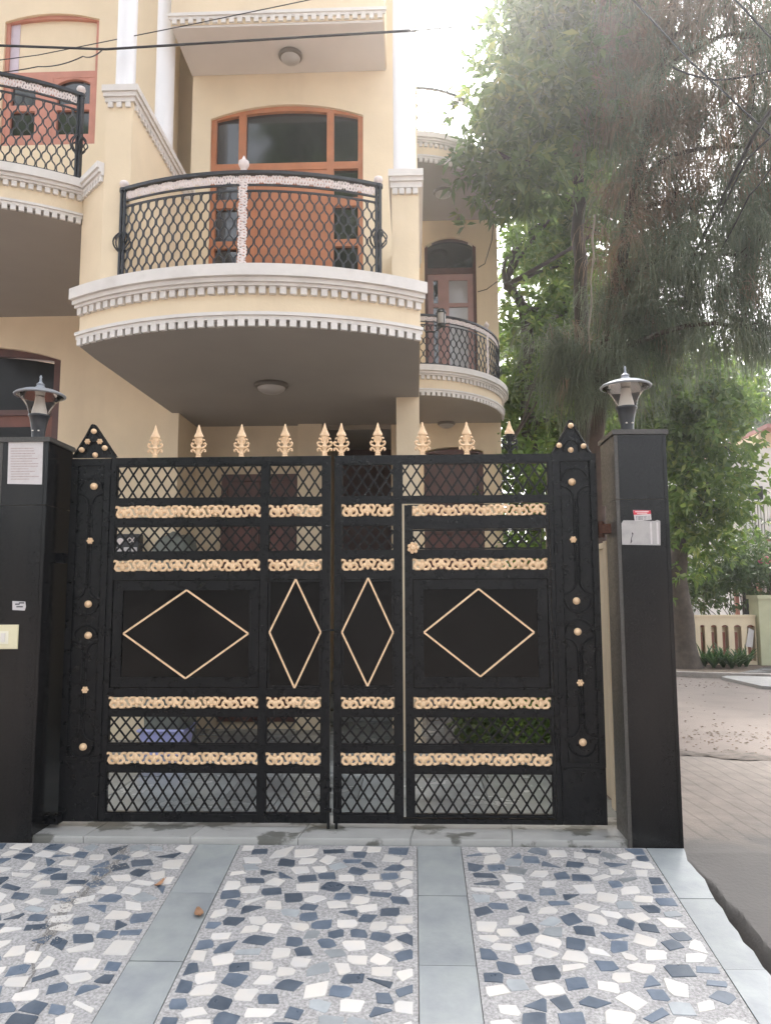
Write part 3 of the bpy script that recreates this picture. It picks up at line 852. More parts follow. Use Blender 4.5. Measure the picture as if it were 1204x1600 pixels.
def diamond(leaf, pts):
    q = [P(u, v, y=Y_GATE - 0.014) for u, v in pts]
    y = Y_GATE - 0.012
    mb = MB()
    w = 0.0055
    outer = [(p.x, p.z) for p in q]
    cx = sum(p[0] for p in outer) / 4; cz = sum(p[1] for p in outer) / 4
    for i in range(4):
        a, b = Vector(outer[i]), Vector(outer[(i + 1) % 4])
        t = (b - a).normalized(); nn = Vector((-t.y, t.x)) * w
        mb.prism_y([tuple(a - nn), tuple(b - nn), tuple(b + nn), tuple(a + nn)], y - 0.006 - 0.0004 * i, y)
    mb.build('diamond_trim', M['gold'], leaf)

def sheet(leaf, x0, x1, v0, v1, inset):
    z1, z0 = zg(v0), zg(v1)
    p = MB().box(x0 - 0.002, x1 + 0.002, Y_GATE - 0.006, Y_GATE + 0.004, z0 - 0.002, z1 + 0.002).build('sheet_panel', M['blacksheet'], leaf)
    mb = MB()
    def ring(a0, a1, c0, c1, w, yy):
        mb.box(a0, a1, yy, Y_GATE - 0.005, c0, c0 + w); mb.box(a0, a1, yy, Y_GATE - 0.005, c1 - w, c1)
        mb.box(a0, a0 + w, yy + 0.001, Y_GATE - 0.005, c0 + w, c1 - w); mb.box(a1 - w, a1, yy + 0.001, Y_GATE - 0.005, c0 + w, c1 - w)
    if inset:
        ring(x0 + 0.006, x1 - 0.006, z0 + 0.006, z1 - 0.006, 0.058, Y_GATE - 0.013)
        ring(x0 + 0.056, x1 - 0.056, z0 + 0.055, z1 - 0.055, 0.010, Y_GATE - 0.017)
    else:
        ring(x0 + 0.004, x1 - 0.004, z0 + 0.004, z1 - 0.004, 0.012, Y_GATE - 0.012)
    mb.build('panel_trim', M['black'], p)

def stud(leaf, u, v, r, hexa=False, m='gold'):
    p = P(u, v, y=Y_GATE - 0.03)
    mb = MB()
    if hexa:
        mb.lathe_y([(r, 0), (r * 1.02, 0.004), (r * 0.72, 0.009), (r * 0.4, 0.011)], (p.x, Y_GATE - 0.026, p.z), 6, False)
        for k in range(6):
            a = k * math.pi / 3
            mb.lathe_y([(r * .42, 0), (r * .38, 0.010), (r * .15, 0.014)], (p.x + r * .75 * math.cos(a), Y_GATE - 0.0262, p.z + r * .75 * math.sin(a)), 7)
    else:
        mb.lathe_y([(r, 0), (r, 0.006), (r * 0.9, 0.014), (r * 0.6, 0.022), (r * 0.2, 0.026)], (p.x, Y_GATE - 0.026, p.z), 14)
    mb.build('flower_stud' if hexa else 'stud', M[m], leaf)

def beads(mb, a, b, r=0.0045, step=0.013):
    a, b = Vector(a), Vector(b); n = max(2, int((b - a).length / step))
    for i in range(n + 1):
        p = a.lerp(b, i / n)
        mb.add([(p.x - r, p.y, p.z), (p.x, p.y, p.z - r), (p.x + r, p.y, p.z), (p.x, p.y, p.z + r), (p.x, p.y - r, p.z)], [(0, 1, 4), (1, 2, 4), (2, 3, 4), (3, 0, 4)], True)

def side_column(leaf, ul, ur, units, zcut_v):
    """pressed-metal column with two keyhole reliefs; ul/ur are pixels at v=1000"""
    x0, x1 = xg(ul), xg(ur)
    zt, zb, zc = zg(714), zg(1285), zg(zcut_v)
    col = MB().box(x0, x1, Y_GATE - 0.018, Y_GATE + 0.022, zb, zt).build('side_column', M['black'], leaf)
    mb = MB(); yf = Y_GATE - 0.018
    # raised border boards
    bw = 0.042
    mb.box(x0, x0 + bw, yf - 0.010, yf + 0.002, zc + 0.0, zt); mb.box(x1 - bw * 0.9, x1, yf - 0.010, yf + 0.002, zc, zt)
    mb.box(x0 + bw, x1 - bw * .9, yf - 0.011, yf + 0.002, zt - 0.045, zt - 0.001); mb.box(x0 + bw, x1 - bw * .9, yf - 0.011, yf + 0.002, zc, zc + 0.03)
    mb.box(x0 + 0.006, x1 - 0.006, yf - 0.008, yf + 0.002, zb + 0.002, zc - 0.004)
    mb.build('border', M['black'], col)
    mb = MB()
    for xx in (x0 + bw + 0.006, x1 - bw * .9 - 0.006):
        beads(mb, (xx, yf - 0.004, zc + 0.04), (xx, yf - 0.004, zt - 0.05))
    xm = (x0 + bw + x1 - bw * .9) / 2
    hw = (x1 - x0 - bw * 1.9) / 2 - 0.014
    for (va, vb) in units:
        za, zb_ = zg(va), zg(vb)
        for s in (-1, 1):
            pth = []
            for k in range(9):
                a = math.pi / 2 - k * math.pi / 2 / 8
                pth.append((xm + s * hw * math.cos(a), yf - 0.003, za + hw * math.sin(a)))
            mb.tube(pth, 0.0068, 6)
            c2 = []
            for k in range(9):
                a = k / 8 * math.pi / 2
                c2.append((xm + s * (hw * 1.1 - (hw * 1.1 - 0.014) * math.sin(a)), yf - 0.003, za - hw * 0.42 - hw * 0.95 * (1 - math.cos(a))))
            mb.tube(c2, 0.0064, 6)
            d2 = []
            for k in range(9):
                a = k / 8 * math.pi / 2
                d2.append((xm + s * (hw * 1.1 - (hw * 1.1 - 0.014) * math.sin(a)), yf - 0.003, zb_ + hw * 0.42 + hw * 0.95 * (1 - math.cos(a))))
            mb.tube(d2, 0.0064, 6)
            e2 = []
            for k in range(9):
                a = -math.pi / 2 + k * math.pi / 2 / 8
                e2.append((xm + s * hw * math.cos(a), yf - 0.003, zb_ + hw * math.sin(a)))
            mb.tube(e2, 0.0068, 6)
            mb.tube([(xm + s * 0.014, yf - 0.002, za - hw * 1.37), (xm + s * 0.014, yf - 0.002, zb_ + hw * 1.37)], 0.0045, 5)
        beads(mb, (xm, yf - 0.002, za - hw * 1.4), (xm, yf - 0.002, zb_ + hw * 1.4), 0.006)
    mb.build('relief_moulding', M['black'], col)
    return col

def finial(leaf, apex, bl, br):
    a, l, r = P(*apex, y=Y_GATE), P(*bl, y=Y_GATE), P(*br, y=Y_GATE)
    tri = [(l.x, l.z), (r.x, r.z), (a.x + 0.012, a.z), (a.x - 0.012, a.z)]
    fp = MB().prism_y(tri, Y_GATE - 0.014, Y_GATE + 0.018).build('finial_plate', M['black'], leaf)
    mb = MB()
    y = Y_GATE - 0.016
    mb.tube([(l.x + .006, y, l.z + .004), (a.x, y, a.z - .006), (r.x - .006, y, r.z + .004)], 0.011, 6)
    mb.box(l.x, r.x, Y_GATE - 0.026, Y_GATE - 0.012, l.z - 0.012, l.z + 0.012)
    cx = (l.x + r.x) / 2; w = (r.x - l.x)
    mb.tube([(cx - w * .2, y, l.z + .012), (cx - w * .19, y, l.z + .055), (cx - w * .1, y, l.z + .085), (cx, y, l.z + .095), (cx + w * .1, y, l.z + .085), (cx + w * .19, y, l.z + .055), (cx + w * .2, y, l.z + .012)], 0.007, 6)
    mb.build('finial_border', M['black'], fp)

ROW = {'l1': (725, 778), 'b1': (788, 808), 'l2': (820, 862), 'b2': (873, 892), 'sh': (905, 1075), 'b3': (1088, 1107), 'l3': (1118, 1163), 'b4': (1175, 1195), 'l4': (1206, 1272)}
RAILS = [(713, 725), (778, 788), (808, 820), (862, 873), (892, 905), (1075, 1088), (1107, 1118), (1163, 1175), (1195, 1206), (1272, 1285)]
def frame(leaf, x_stiles, spans, rails, ztop_v=713, zbot_v=1285, name='frame', yo=0.0):
    mb = MB()
    for (a, b) in x_stiles: mb.box(a, b, YG0 + yo, YG1 + yo, zg(zbot_v), zg(ztop_v))
    for (va, vb) in rails:
        for (a, b) in spans:
            mb.box(a, b, YG0 + 0.002 + yo, YG1 - 0.002 + yo, zg(vb), zg(va))
    return mb.build(name, M['black'], leaf)

# ---- leaf with two plain panels, hung on the pillar with the notice
gl = empty('gate_leaf', (xg(300), Y_GATE, 0.02), 'black iron gate leaf with gold scrollwork hung on the pillar with notice', 'gate', 'leaves of the driveway gate')
W0, W1, N0, N1 = xg(175), xg(406), xg(418), xg(503)
side_column(gl, 104, 166, [(762, 942), (995, 1165)], 1190)
frame(gl, [(xg(166), W0), (W1, N0), (N1, xg(516))], [(W0, W1), (N0, N1)], RAILS)
for a, b in ((W0, W1), (N0, N1)):
    for k in ('l1', 'l4'): lattice(gl, a, b, *ROW[k], 1.55)
    for k in ('l2', 'l3'): lattice(gl, a, b, *ROW[k], 1.2)
    for k in ('b1', 'b2', 'b3', 'b4'): band(gl, a, b, *ROW[k])
sheet(gl, W0, W1, *ROW['sh'], True); sheet(gl, N0, N1, *ROW['sh'], False)
diamond(gl, [(193, 990), (290, 1060), (388, 990), (292, 922)])
diamond(gl, [(421, 988), (460, 1075), (501, 988), (462, 905)])
finial(gl, (147, 664), (117, 714), (183, 714))
for u, v in ((147, 674), (128, 703), (164, 700), (149, 711)): stud(gl, u, v, 0.0175)
for u, v in ((137, 690), (156, 690)): stud(gl, u, v, 0.0165, True)
for u, v in ((147, 760), (138, 944), (138, 993), (130, 1167)): stud(gl, u, v, 0.023)
for u, v in ((141, 845), (133, 1078)): stud(gl, u, v, 0.019, True)
for u in (242, 310, 377, 445, 507): inst('spike', ME_spike, gl, (P(u, 716, y=Y_GATE).x, Y_GATE, zg(713) - 0.002))

# ---- leaf with the wicket door, hung on the pillar with the poster
gr = empty('gate_leaf', (xg(740), Y_GATE, 0.02), 'black iron gate leaf with wicket door hung on the pillar with red sticker', 'gate', 'leaves of the driveway gate')
n0, n1, w0, w1 = xg(533), xg(616), xg(645), xg(857)
g0, g1 = xg(629), xg(632.5)
side_column(gr, 869, 938, [(755, 938), (989, 1159)], 1196)
xs_in = xg(866)
frame(gr, [(xg(522), n0), (n1, g0), (xg(862), xg(869))], [(n0, n1)], RAILS)
for rv in ((713, 725), (778, 788), (1277, 1285)): frame(gr, [], [(g0, xg(862))], [rv], name='rail')
lattice(gr, g0, xg(862), *ROW['l1'], 1.55)
for k in ('l4',): lattice(gr, n0, n1, *ROW[k], 1.55)
lattice(gr, n0, n1, *ROW['l1'], 1.55)
for k in ('l2', 'l3'): lattice(gr, n0, n1, *ROW[k], 1.2)
for k in ('b1', 'b2', 'b3', 'b4'): band(gr, n0, n1, *ROW[k])
sheet(gr, n0, n1, *ROW['sh'], False)
diamond(gr, [(534, 988), (574, 1072), (614, 988), (575, 903)])
# wicket
wk = frame(gr, [(g1, w0), (w1, xg(861))], [(w0, w1)], [(808, 828), (860, 873), (892, 905), (1075, 1088), (1107, 1118), (1163, 1175), (1195, 1206), (1272, 1275)], 791, 1275, 'wicket_frame', -0.003)
band(gr, w0 - 0.045, w1 - 0.0, 790, 808)
lattice(gr, w0, w1 - 0.03, 829, 859, 1.2); lattice(gr, w0, w1, *ROW['l3'], 1.2); lattice(gr, w0, w1, *ROW['l4'], 1.55)
for k in ('b2', 'b3', 'b4'): band(gr, w0, w1, *ROW[k])
sheet(gr, w0, w1, *ROW['sh'], True)
diamond(gr, [(662, 988), (750, 1057), (834, 988), (747, 920)])
for v in (856, 990, 1155):
    p = P(868, v, y=Y_GATE - 0.03)
    MB().lathe([(0.008, -0.035), (0.008, 0.035)], (p.x, Y_GATE - 0.034, p.z), 10).build('hinge', M['black'], gr)
# flower knob
p = P(645, 856, y=Y_GATE - 0.05)
mb = MB().lathe_y([(0.014, -0.03), (0.014, 0.0), (0.018, 0.012), (0.010, 0.022)], (p.x, Y_GATE - 0.045, p.z), 12)
for k in range(7):
    a = 2 * math.pi * k / 7
    mb.lathe_y([(0.012, 0), (0.012, 0.006), (0.007, 0.012)], (p.x + 0.026 * math.cos(a), Y_GATE - 0.045, p.z + 0.026 * math.sin(a)), 9)
mb.build('flower_knob', M['gold'], gr)
finial(gr, (890, 657), (860, 711), (922, 711))
for u, v in ((891, 665), (873, 696), (911, 697), (891, 703)): stud(gr, u, v, 0.0175)
for u, v in ((893, 753), (900, 939), (902, 987), (910, 1160)): stud(gr, u, v, 0.023)
for u, v in ((895, 843), (906, 1067)): stud(gr, u, v, 0.019, True)
for u in (533, 590, 660, 729): inst('spike', ME_spike, gr, (P(u, 712, y=Y_GATE).x, Y_GATE, zg(713) - 0.002))
bx_ = P(796, 712, y=Y_GATE).x
bs = inst('spike', ME_spike_b, gr, (bx_, Y_GATE, zg(713) - 0.002)); bs['label'] = 'spike with black base and unpainted gold tip'
mb = MB().lathe([(0.0305, 0.132), (0.0318, 0.138), (0.0278, 0.148), (0.0178, 0.168), (0.0088, 0.195), (0.0042, 0.214), (0.0, 0.219)], (bx_, Y_GATE, zg(713) - 0.002), 10, sy=0.6)
mb.build('spike_tip', M['gold'], bs)
# drop bolts and latch
for leaf, u in ((gl, 513.5), (gr, 526)):
    x = xg(u, 1290)
    mb = MB().lathe([(0.0095, 0), (0.0095, 0.30)], (x, Y_GATE - 0.03, Z_TH - 0.012), 10)
    mb.build('drop_bolt', M['black'], leaf)
    for zz in (0.12, 0.24):
        MB().box(x - 0.02, x + 0.02, Y_GATE - 0.042, Y_GATE - 0.019, zz, zz + 0.02).build('bolt_guide', M['black'], leaf)
MB().tube([(xg(505), Y_GATE - 0.035, zg(1010)), (xg(505), Y_GATE - 0.045, zg(986)), (xg(515), Y_GATE - 0.045, zg(984)), (xg(533), Y_GATE - 0.045, zg(984))], 0.007, 6).build('latch', M['black'], gl)
# pillar hinge brackets
pv = P(945, 826, y=4.72)
MB().box(xg(935, 830), PRa - 0.001, 4.70, 4.80, pv.z - 0.028, pv.z + 0.028).build('hinge_bracket', M['rust'], gr)
MB().lathe([(0.02, -0.05), (0.02, 0.05)], (xg(938, 830), 4.79, pv.z), 10).build('hinge_bracket', M['rust'], gr)
pv = P(95, 1290, y=4.72)
MB().box(PLb + 0.001, xg(100, 1290), 4.72, 4.80, 0.05, 0.10).build('hinge_bracket', M['black'], gl)
MB().box(PLb + 0.001, xg(110, 830), 4.72, 4.80, 1.62, 1.68).build('hinge_bracket', M['black'], gl)

# ------------------------------------------------------------------ the house
Z_S, Z_B = 3.30, 3.73                      # underside and top of the main balcony slab edge
Y_W1, Y_WG, Y_BK, Y_WING = 7.0, 7.75, 8.4, 12.0
XR = P(657, 600, y=5.7).x                   # right flank of the main block
house = empty('house', (-1.5, 8.0, 0.0), 'cream two storey house with curved balconies and white columns behind the gate', 'house')

def arc_path(xa, ya, xb, yb, sag, n=40):
    c = math.hypot(xb - xa, yb - ya); rad = (c * c / 4 + sag * sag) / (2 * sag)
    mx, my = (xa + xb) / 2, (ya + yb) / 2
    tx, ty = (xb - xa) / c, (yb - ya) / c
    nx, ny = ty, -tx                        # towards -y when going +x
    cx, cy = mx - nx * (rad - sag), my - ny * (rad - sag)
    h = math.asin(min(1, c / 2 / rad))
    out = []
    for i in range(n + 1):
        a = -h + 2 * h * i / n
        ox, oy = nx * math.cos(a) + tx * math.sin(a), ny * math.cos(a) + ty * math.sin(a)
        out.append((cx + ox * rad, cy + oy * rad, ox, oy))
    return out
def ell_path(a, b, cy, t0, t1, n=40):
    out = []
    for i in range(n + 1):
        t = t0 + (t1 - t0) * i / n
        x, y = a * math.sin(t), cy - b * math.cos(t)
        nx, ny = math.sin(t) / a, -math.cos(t) / b
        l = math.hypot(nx, ny)
        out.append((x, y, nx / l, ny / l))
    return out
def offset_path(path, o): return [(x + nx * o, y + ny * o, nx, ny) for x, y, nx, ny in path]
class Along:
    def __init__(s, path):
        s.p = path; s.c = [0.0]
        for a, b in zip(path[:-1], path[1:]): s.c.append(s.c[-1] + math.hypot(b[0] - a[0], b[1] - a[1]))
        s.L = s.c[-1]
    def at(s, d):
        d = min(max(d, 0), s.L)
        import bisect
        i = min(max(bisect.bisect_right(s.c, d) - 1, 0), len(s.p) - 2)
        t = (d - s.c[i]) / max(1e-9, s.c[i + 1] - s.c[i])
        a, b = s.p[i], s.p[i + 1]
        x, y = a[0] + (b[0] - a[0]) * t, a[1] + (b[1] - a[1]) * t
        nx, ny = a[2] + (b[2] - a[2]) * t, a[3] + (b[3] - a[3]) * t
        l = math.hypot(nx, ny)
        return x, y, nx / l, ny / l

def dentils(parent, path, z0, z1, pitch, w, d, m='white'):
    al = Along(path)
    n = int(al.L / pitch)
    me = MB().box(-w / 2, w / 2, -d, 0.0, 0, z1 - z0).mesh('dentil', M[m])
    for i in range(n):
        x, y, nx, ny = al.at((i + 0.5) * al.L / n)
        inst('dentil', me, parent, (x + nx * 0.001, y + ny * 0.001, z0), math.atan2(nx, -ny))

def balcony(path, back, z0, z1, name='balcony', far=False, right_return=None):
    """slab edge with cornice, two dentil rows and painted underside"""
    H = z1 - z0; k = H / 0.43
    poly = [(p[0], p[1]) for p in path] + back
    b = MB().prism_z(poly, z0 + 0.055 * k, z1 - 0.005).build(name, M['cream'], house)
    inner = [(p[0] - p[2] * 0.012, p[1] - p[3] * 0.012) for p in path] + back
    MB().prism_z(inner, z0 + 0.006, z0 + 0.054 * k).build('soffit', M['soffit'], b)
    mb = MB()
    for o, a, c in ((0.10, 0.085, 0.0), (0.072, 0.118, 0.0855), (0.05, 0.140, 0.1185)):
        mb.sweep_plan(path, -0.05, o * k, z1 - a * k if o != 0.10 else z1 - 0.085 * k, z1 - c * k)
    mb.build('cornice', M['white'], b)
    mb = MB()
    mb.sweep_plan(path, -0.03, 0.042 * k, z0 + 0.078 * k, z0 + 0.102 * k)
    mb.sweep_plan(path, -0.03, 0.028 * k, z0 + 0.05 * k, z0 + 0.0775 * k)
    mb.build('lower_moulding', M['white'], b)
    p = 0.072 * k if not far else 0.072
    dentils(b, path, z1 - 0.192 * k, z1 - 0.1405 * k, p, p * 0.64, 0.034 * k)
    dentils(b, path, z0 + 0.002, z0 + 0.0495 * k, p, p * 0.66, 0.026 * k)
    return b

ME_wmotif = scroll_motif_mesh(M['ironwhite'], 0.062, 0.066, 5, 'scroll_motif', 0.006)
def railing(path, zb, zt, root, pitch=0.0365, posts=(0, 1), mid=None, far=False, white_bottom=True, nposts_basket=True):
    """iron railing on a curved plinth: wavy bars, scroll bands, basket posts"""
    al = Along(path); L = al.L
    H = zt - zb
    def rail(z, w, t, name, m='blackrail'):
        mb = MB(); mb.sweep_plan(path, -w, w, z - t, z + t); return mb.build(name, M[m], root)
    rail(zt - 0.012, 0.022, 0.012, 'top_rail')
    zs1 = zt - 0.105; zs2 = zt - 0.15; zbt = zb + 0.055
    rail(zs1, 0.007, 0.006, 'rail'); rail(zs2, 0.007, 0.006, 'rail'); rail(zbt, 0.007, 0.006, 'rail')
    # scroll bands
    n = int(L / 0.060)
    for i in range(n):
        x, y, nx, ny = al.at((i + 0.5) * L / n)
        rz = math.atan2(nx, -ny)
        fl = 1 if i % 2 else -1
        inst('scroll_motif', ME_wmotif, root, (x, y, zt - 0.062), rz, (L / n / 0.062, 1, fl * 1.0))
        if white_bottom: inst('scroll_motif', ME_wmotif, root, (x, y, zb + 0.022), rz, (L / n / 0.062, 1, fl * 0.62))
    # wavy bars
    nb = int(round(L / pitch)); p = L / nb
    per = p * 2 * 1.9
    steps = 6 if far else 10
    n_per = (zs2 - zbt) / per
    per = (zs2 - zbt) / max(1.5, round(n_per * 2) / 2)
    for i in range(nb + 1):
        if i in (0, nb): sgn = 0.0
        s0 = i * p
        sg = 1 if i % 2 else -1
        amp = p * 0.5 - 0.0045
        pts = []
        nn = int(steps * (zs2 - zbt) / per) + 1
        for k in range(nn + 1):
            z = zbt + (zs2 - zbt) * k / nn
            w = math.sin(2 * math.pi * (z - zbt) / per)
            w = math.tanh(1.9 * w) / math.tanh(1.9)
            x, y, nx, ny = al.at(s0 + sg * amp * w)
            pts.append((x, y, z))
        MB().tube(pts, 0.009 if far else 0.0064, 3 if far else 4, caps=False).build('wavy_bar', M['blackrail'], root, fix=False)
    for t in posts:
        x, y, nx, ny = al.at(t * L)
        mb = MB()
        for dx, dy in ((-.013, -.013), (.013, -.013), (.013, .013), (-.013, .013)):
            mb.lathe([(0.012, 0), (0.012, H - 0.01)], (x + dx, y + dy, zb), 8)
        mb.lathe([(0.034, 0), (0.034, 0.025)], (x, y, zt - 0.03), 12)
        ps = mb.build('post', M['blackrail'], root)
        mb = MB()
        for k in range(8 if not far else 5):
            a = 2 * math.pi * k / (8 if not far else 5)
            pts = [(x + (0.022 + 0.045 * math.sin(math.pi * q / 8)) * math.cos(a + q * 0.12), y + (0.022 + 0.045 * math.sin(math.pi * q / 8)) * math.sin(a + q * 0.12), zb + H * 0.34 + 0.15 * q / 8) for q in range(9)]
            mb.tube(pts, 0.006, 5)
        mb.build('basket', M['blackrail'], ps)
        MB().lathe([(0.024, 0), (0.026, 0.006), (0.018, 0.012), (0.03, 0.02), (0.036, 0.038), (0.03, 0.056), (0.014, 0.066), (0.0, 0.07)], (x, y, zt - 0.003), 12).build('finial', M['ironwhite'], ps)
    if mid is not None:
        x, y, nx, ny = al.at(mid * L)
        rz = math.atan2(nx, -ny)
        nmot = int((zs2 - zb) / 0.058)
        for k in range(nmot + 1):
            o = inst('scroll_motif', ME_wmotif, root, (x + nx * .012, y + ny * .012, zb + 0.03 + k * (zs1 - zb - 0.03) / nmot), scale=(1, 1, 1 if k % 2 else -1), rot=(0, math.pi / 2, 0))
            o.rotation_mode = 'XYZ'
            o.rotation_euler = (Matrix.Rotation(rz, 3, 'Z') @ Matrix.Rotation(math.pi / 2, 3, 'Y')).to_euler()
        MB().lathe([(0.02, 0), (0.026, 0.014), (0.014, 0.02), (0.03, 0.032), (0.040, 0.056), (0.036, 0.078), (0.016, 0.092), (0.010, 0.108), (0.004, 0.122), (0.0, 0.124)], (x, y, zt - 0.001), 14).build('finial', M['ironwhite'], root)
    return root

# ---- main balcony
bl, br = P(124, 543, z=Z_S), P(658, 534, z=Z_S)
YE = (bl.y + br.y) / 2
XL = P(124, 520, y=YE).x
main_path = arc_path(XL, YE, XR, YE, YE - P(390, 511, z=Z_S).y, 48)
main_b = balcony(main_path, [(XR, Y_BK), (XL + 0.06, Y_BK), (XL + 0.0, YE + 0.3)], Z_S, Z_B)
pin = offset_path(main_path, -0.06)
alm = Along(pin)
def s_of(px_u, zz):
    best, bs = 1e9, 0
    for i in range(400):
        x, y, _, _ = alm.at(alm.L * i / 399)
        uu = P_inv(Vector((x, y, zz)))[0]
        if abs(uu - px_u) < best: best, bs = abs(uu - px_u), alm.L * i / 399
    return bs
def P_inv(w):
    d = CM.transposed() @ (w - CAM)
    return (602 + F_PX * d.x / -d.z, 800 - F_PX * d.y / -d.z)
sa, sb = s_of(192, 4.1), s_of(591, 4.1)
sub = [alm.at(sa + (sb - sa) * i / 60) for i in range(61)]
rl = empty('balcony_railing', (sub[30][0], sub[30][1], Z_B), 'black and white iron railing on the curved balcony above the gate', 'railing')
smid = (s_of(381, 4.5) - sa) / (sb - sa)
railing(sub, Z_B, P(385, 268, y=sub[30][1]).z, rl, mid=smid)

# ---- right pier with cap, column above
pa = P(612, 380, y=YE - 0.02).x
ZCAP = P(640, 268, y=YE - 0.05).z
def pier(x0, x1, y0, y1, z0, z1, name='pier', front_ns=4, right=0.035):
    b = MB().box(x0, x1, y0, y1, z0, z1 - 0.13).build(name, M['cream'], house)
    mb = MB()
    for o, za, zb in ((0.06, z1 - 0.055, z1), (0.042, z1 - 0.085, z1 - 0.055), (0.024, z1 - 0.13, z1 - 0.085)):
        mb.box(x0 - o * .4, x1 + min(o, right), y0 - o, y1, za, zb - 0.0003)
    mb.build('cap', M['white'], b)
    me = MB().box(-0.02, 0.02, -0.02, 0.0, 0, 0.045).mesh('dentil', M['white'])
    for i in range(front_ns):
        inst('dentil', me, b, (x0 + (x1 - x0) * (i + 0.5) / front_ns, y0 - 0.001, z1 - 0.178))
    return b
pier(pa, XR - 0.004, YE - 0.035, Y_W1, Z_B, ZCAP)
def column(xc, yc, r, z0, z1):
    return MB().lathe([(r * 1.12, z0), (r * 1.12, z0 + 0.04), (r, z0 + 0.06), (r, z1)], (xc, yc, 0), 28).build('column', M['column'], house)
cR = (P(612, 150, y=YE + 0.12).x + P(650, 150, y=YE + 0.12).x) / 2
column(cR, YE + 0.12, 0.088, ZCAP - 0.01, 10.2)

# ---- party wall between the two balconies
YPF = YE - 0.12
xa_, xb_ = P(165, 220, y=YPF).x, P(206, 220, y=YPF).x
ZPT = P(185, 138, y=YPF).z
pw = MB().box(xa_, xb_, YPF, Y_W1 + 0.3, Z_B, ZPT - 0.12).build('party_wall', M['cream'], house)
mb = MB()
for o, za, zb in ((0.05, ZPT - 0.05, ZPT), (0.035, ZPT - 0.085, ZPT - 0.05), (0.018, ZPT - 0.12, ZPT - 0.085)):
    mb.box(xa_ - o * .5, xb_ + o, YPF - o, Y_W1 - 0.002, za, zb - 0.0003)
mb.build('coping', M['white'], pw)
me = MB().box(-0.019, 0.019, -0.018, 0.0, 0, 0.04).mesh('dentil', M['white'])
for i in range(3): inst('dentil', me, pw, (xa_ + (xb_ - xa_) * (i + 0.5) / 3, YPF - 0.001, ZPT - 0.164))
for i in range(21): inst('dentil', me, pw, (xb_ + 0.001, YPF + 0.05 + i * 0.066, ZPT - 0.164), math.pi / 2)
YCH = YE + 0.17
xch = P(126, 400, y=YCH).x
ZLB, ZLT = P(124, 352, y=YCH).z, P(124, 288, y=YCH).z
chp = MB().prism_z([(xch, YCH), (xa_ - 0.002, YPF + 0.004), (xa_ - 0.002, Y_W1), (xch, Y_W1)], Z_B - 0.02, ZLT - 0.10).build('pier', M['cream'], house)
dx, dy = xa_ - xch, YPF - YCH; ln = math.hypot(dx, dy); nx_, ny_ = dy / ln, -dx / ln
cpath = [(xch, YCH, nx_, ny_), (xa_ - 0.003, YPF + 0.004, nx_, ny_)]
mb = MB()
for o, za, zb in ((0.055, ZLT - 0.045, ZLT + 0.004), (0.04, ZLT - 0.075, ZLT - 0.045), (0.022, ZLT - 0.10, ZLT - 0.075)):
    mb.sweep_plan(cpath, -0.12, o, za, zb - 0.0003)
mb.build('cap', M['white'], chp)
dentils(chp, cpath, ZLT - 0.145, ZLT - 0.101, 0.05, 0.034, 0.022)
column((xa_ + xb_) / 2 - 0.01, YPF + 0.12, 0.075, ZPT - 0.01, 10.2)
cL2y = 6.62
column((P(243, 100, y=cL2y).x + P(275, 100, y=cL2y).x) / 2, cL2y, 0.085, Z_B, 10.2)

# ---- neighbouring split-level balcony on the left
left_path = arc_path(xch - 2.5, YCH, xch - 0.001, YCH, 0.42, 44)
left_b = balcony(left_path, [(xch - 0.001, Y_WG + 0.02), (xch - 2.5, Y_WG + 0.02)], ZLB, ZLT)
pin2 = offset_path(left_path, -0.03)
al2 = Along(pin2)
sub2 = [al2.at(al2.L * (0.02 + 0.965 * i / 60)) for i in range(61)]
rl2 = empty('balcony_railing', (sub2[55][0], sub2[55][1], ZLT), 'black iron railing on the raised balcony before the arched pink window', 'railing')
railing(sub2, ZLT, ZLT + 0.78, rl2, posts=(0, 1.0), white_bottom=False)

# ---- walls
def arch_pts(x0, x1, zs, zt, n=14):
    """from (x1, zs) over the crown to (x0, zs)"""
    c = x1 - x0; sag = zt - zs; rad = (c * c / 4 + sag * sag) / (2 * sag)
    cx, cz = (x0 + x1) / 2, zt - rad; h = math.asin(min(1.0, c / 2 / rad))
    return [(cx + rad * math.sin(h - 2 * h * i / n), cz + rad * math.cos(h - 2 * h * i / n)) for i in range(n + 1)]
def wall_with_arch(name, x0, x1, z0, z1, y0, y1, o0, o1, ozb, ozs, ozt, m='cream'):
    mb = MB()
    mb.box(x0, o0, y0, y1, z0, z1); mb.box(o1, x1, y0, y1, z0, z1)
    if ozb > z0 + 0.01: mb.box(o0, o1, y0, y1, z0, ozb)
    pts = arch_pts(o0, o1, ozs, ozt)              # right to left over the crown
    for a, b in zip(pts[:-1], pts[1:]):
        mb.prism_y([(b[0], b[1]), (a[0], a[1]), (a[0], z1), (b[0], z1)], y0, y1)
    return mb.build(name, M[m], house)

DX0, DX1 = P(327, 300, y=Y_W1).x, P(567, 300, y=Y_W1).x
DZS, DZT = P(327, 186, y=Y_W1).z, P(447, 163, y=Y_W1).z
wall_with_arch('wall', xb_ + 0.0, XR, Z_B - 0.02, 10.2, Y_W1, Y_W1 + 0.22, DX0, DX1, Z_B, DZS, DZT)
MB().box(XR - 0.22, XR - 0.001, Y_W1 + 0.23, Y_WING, 0, 10.2).build('wall', M['cream'], house)

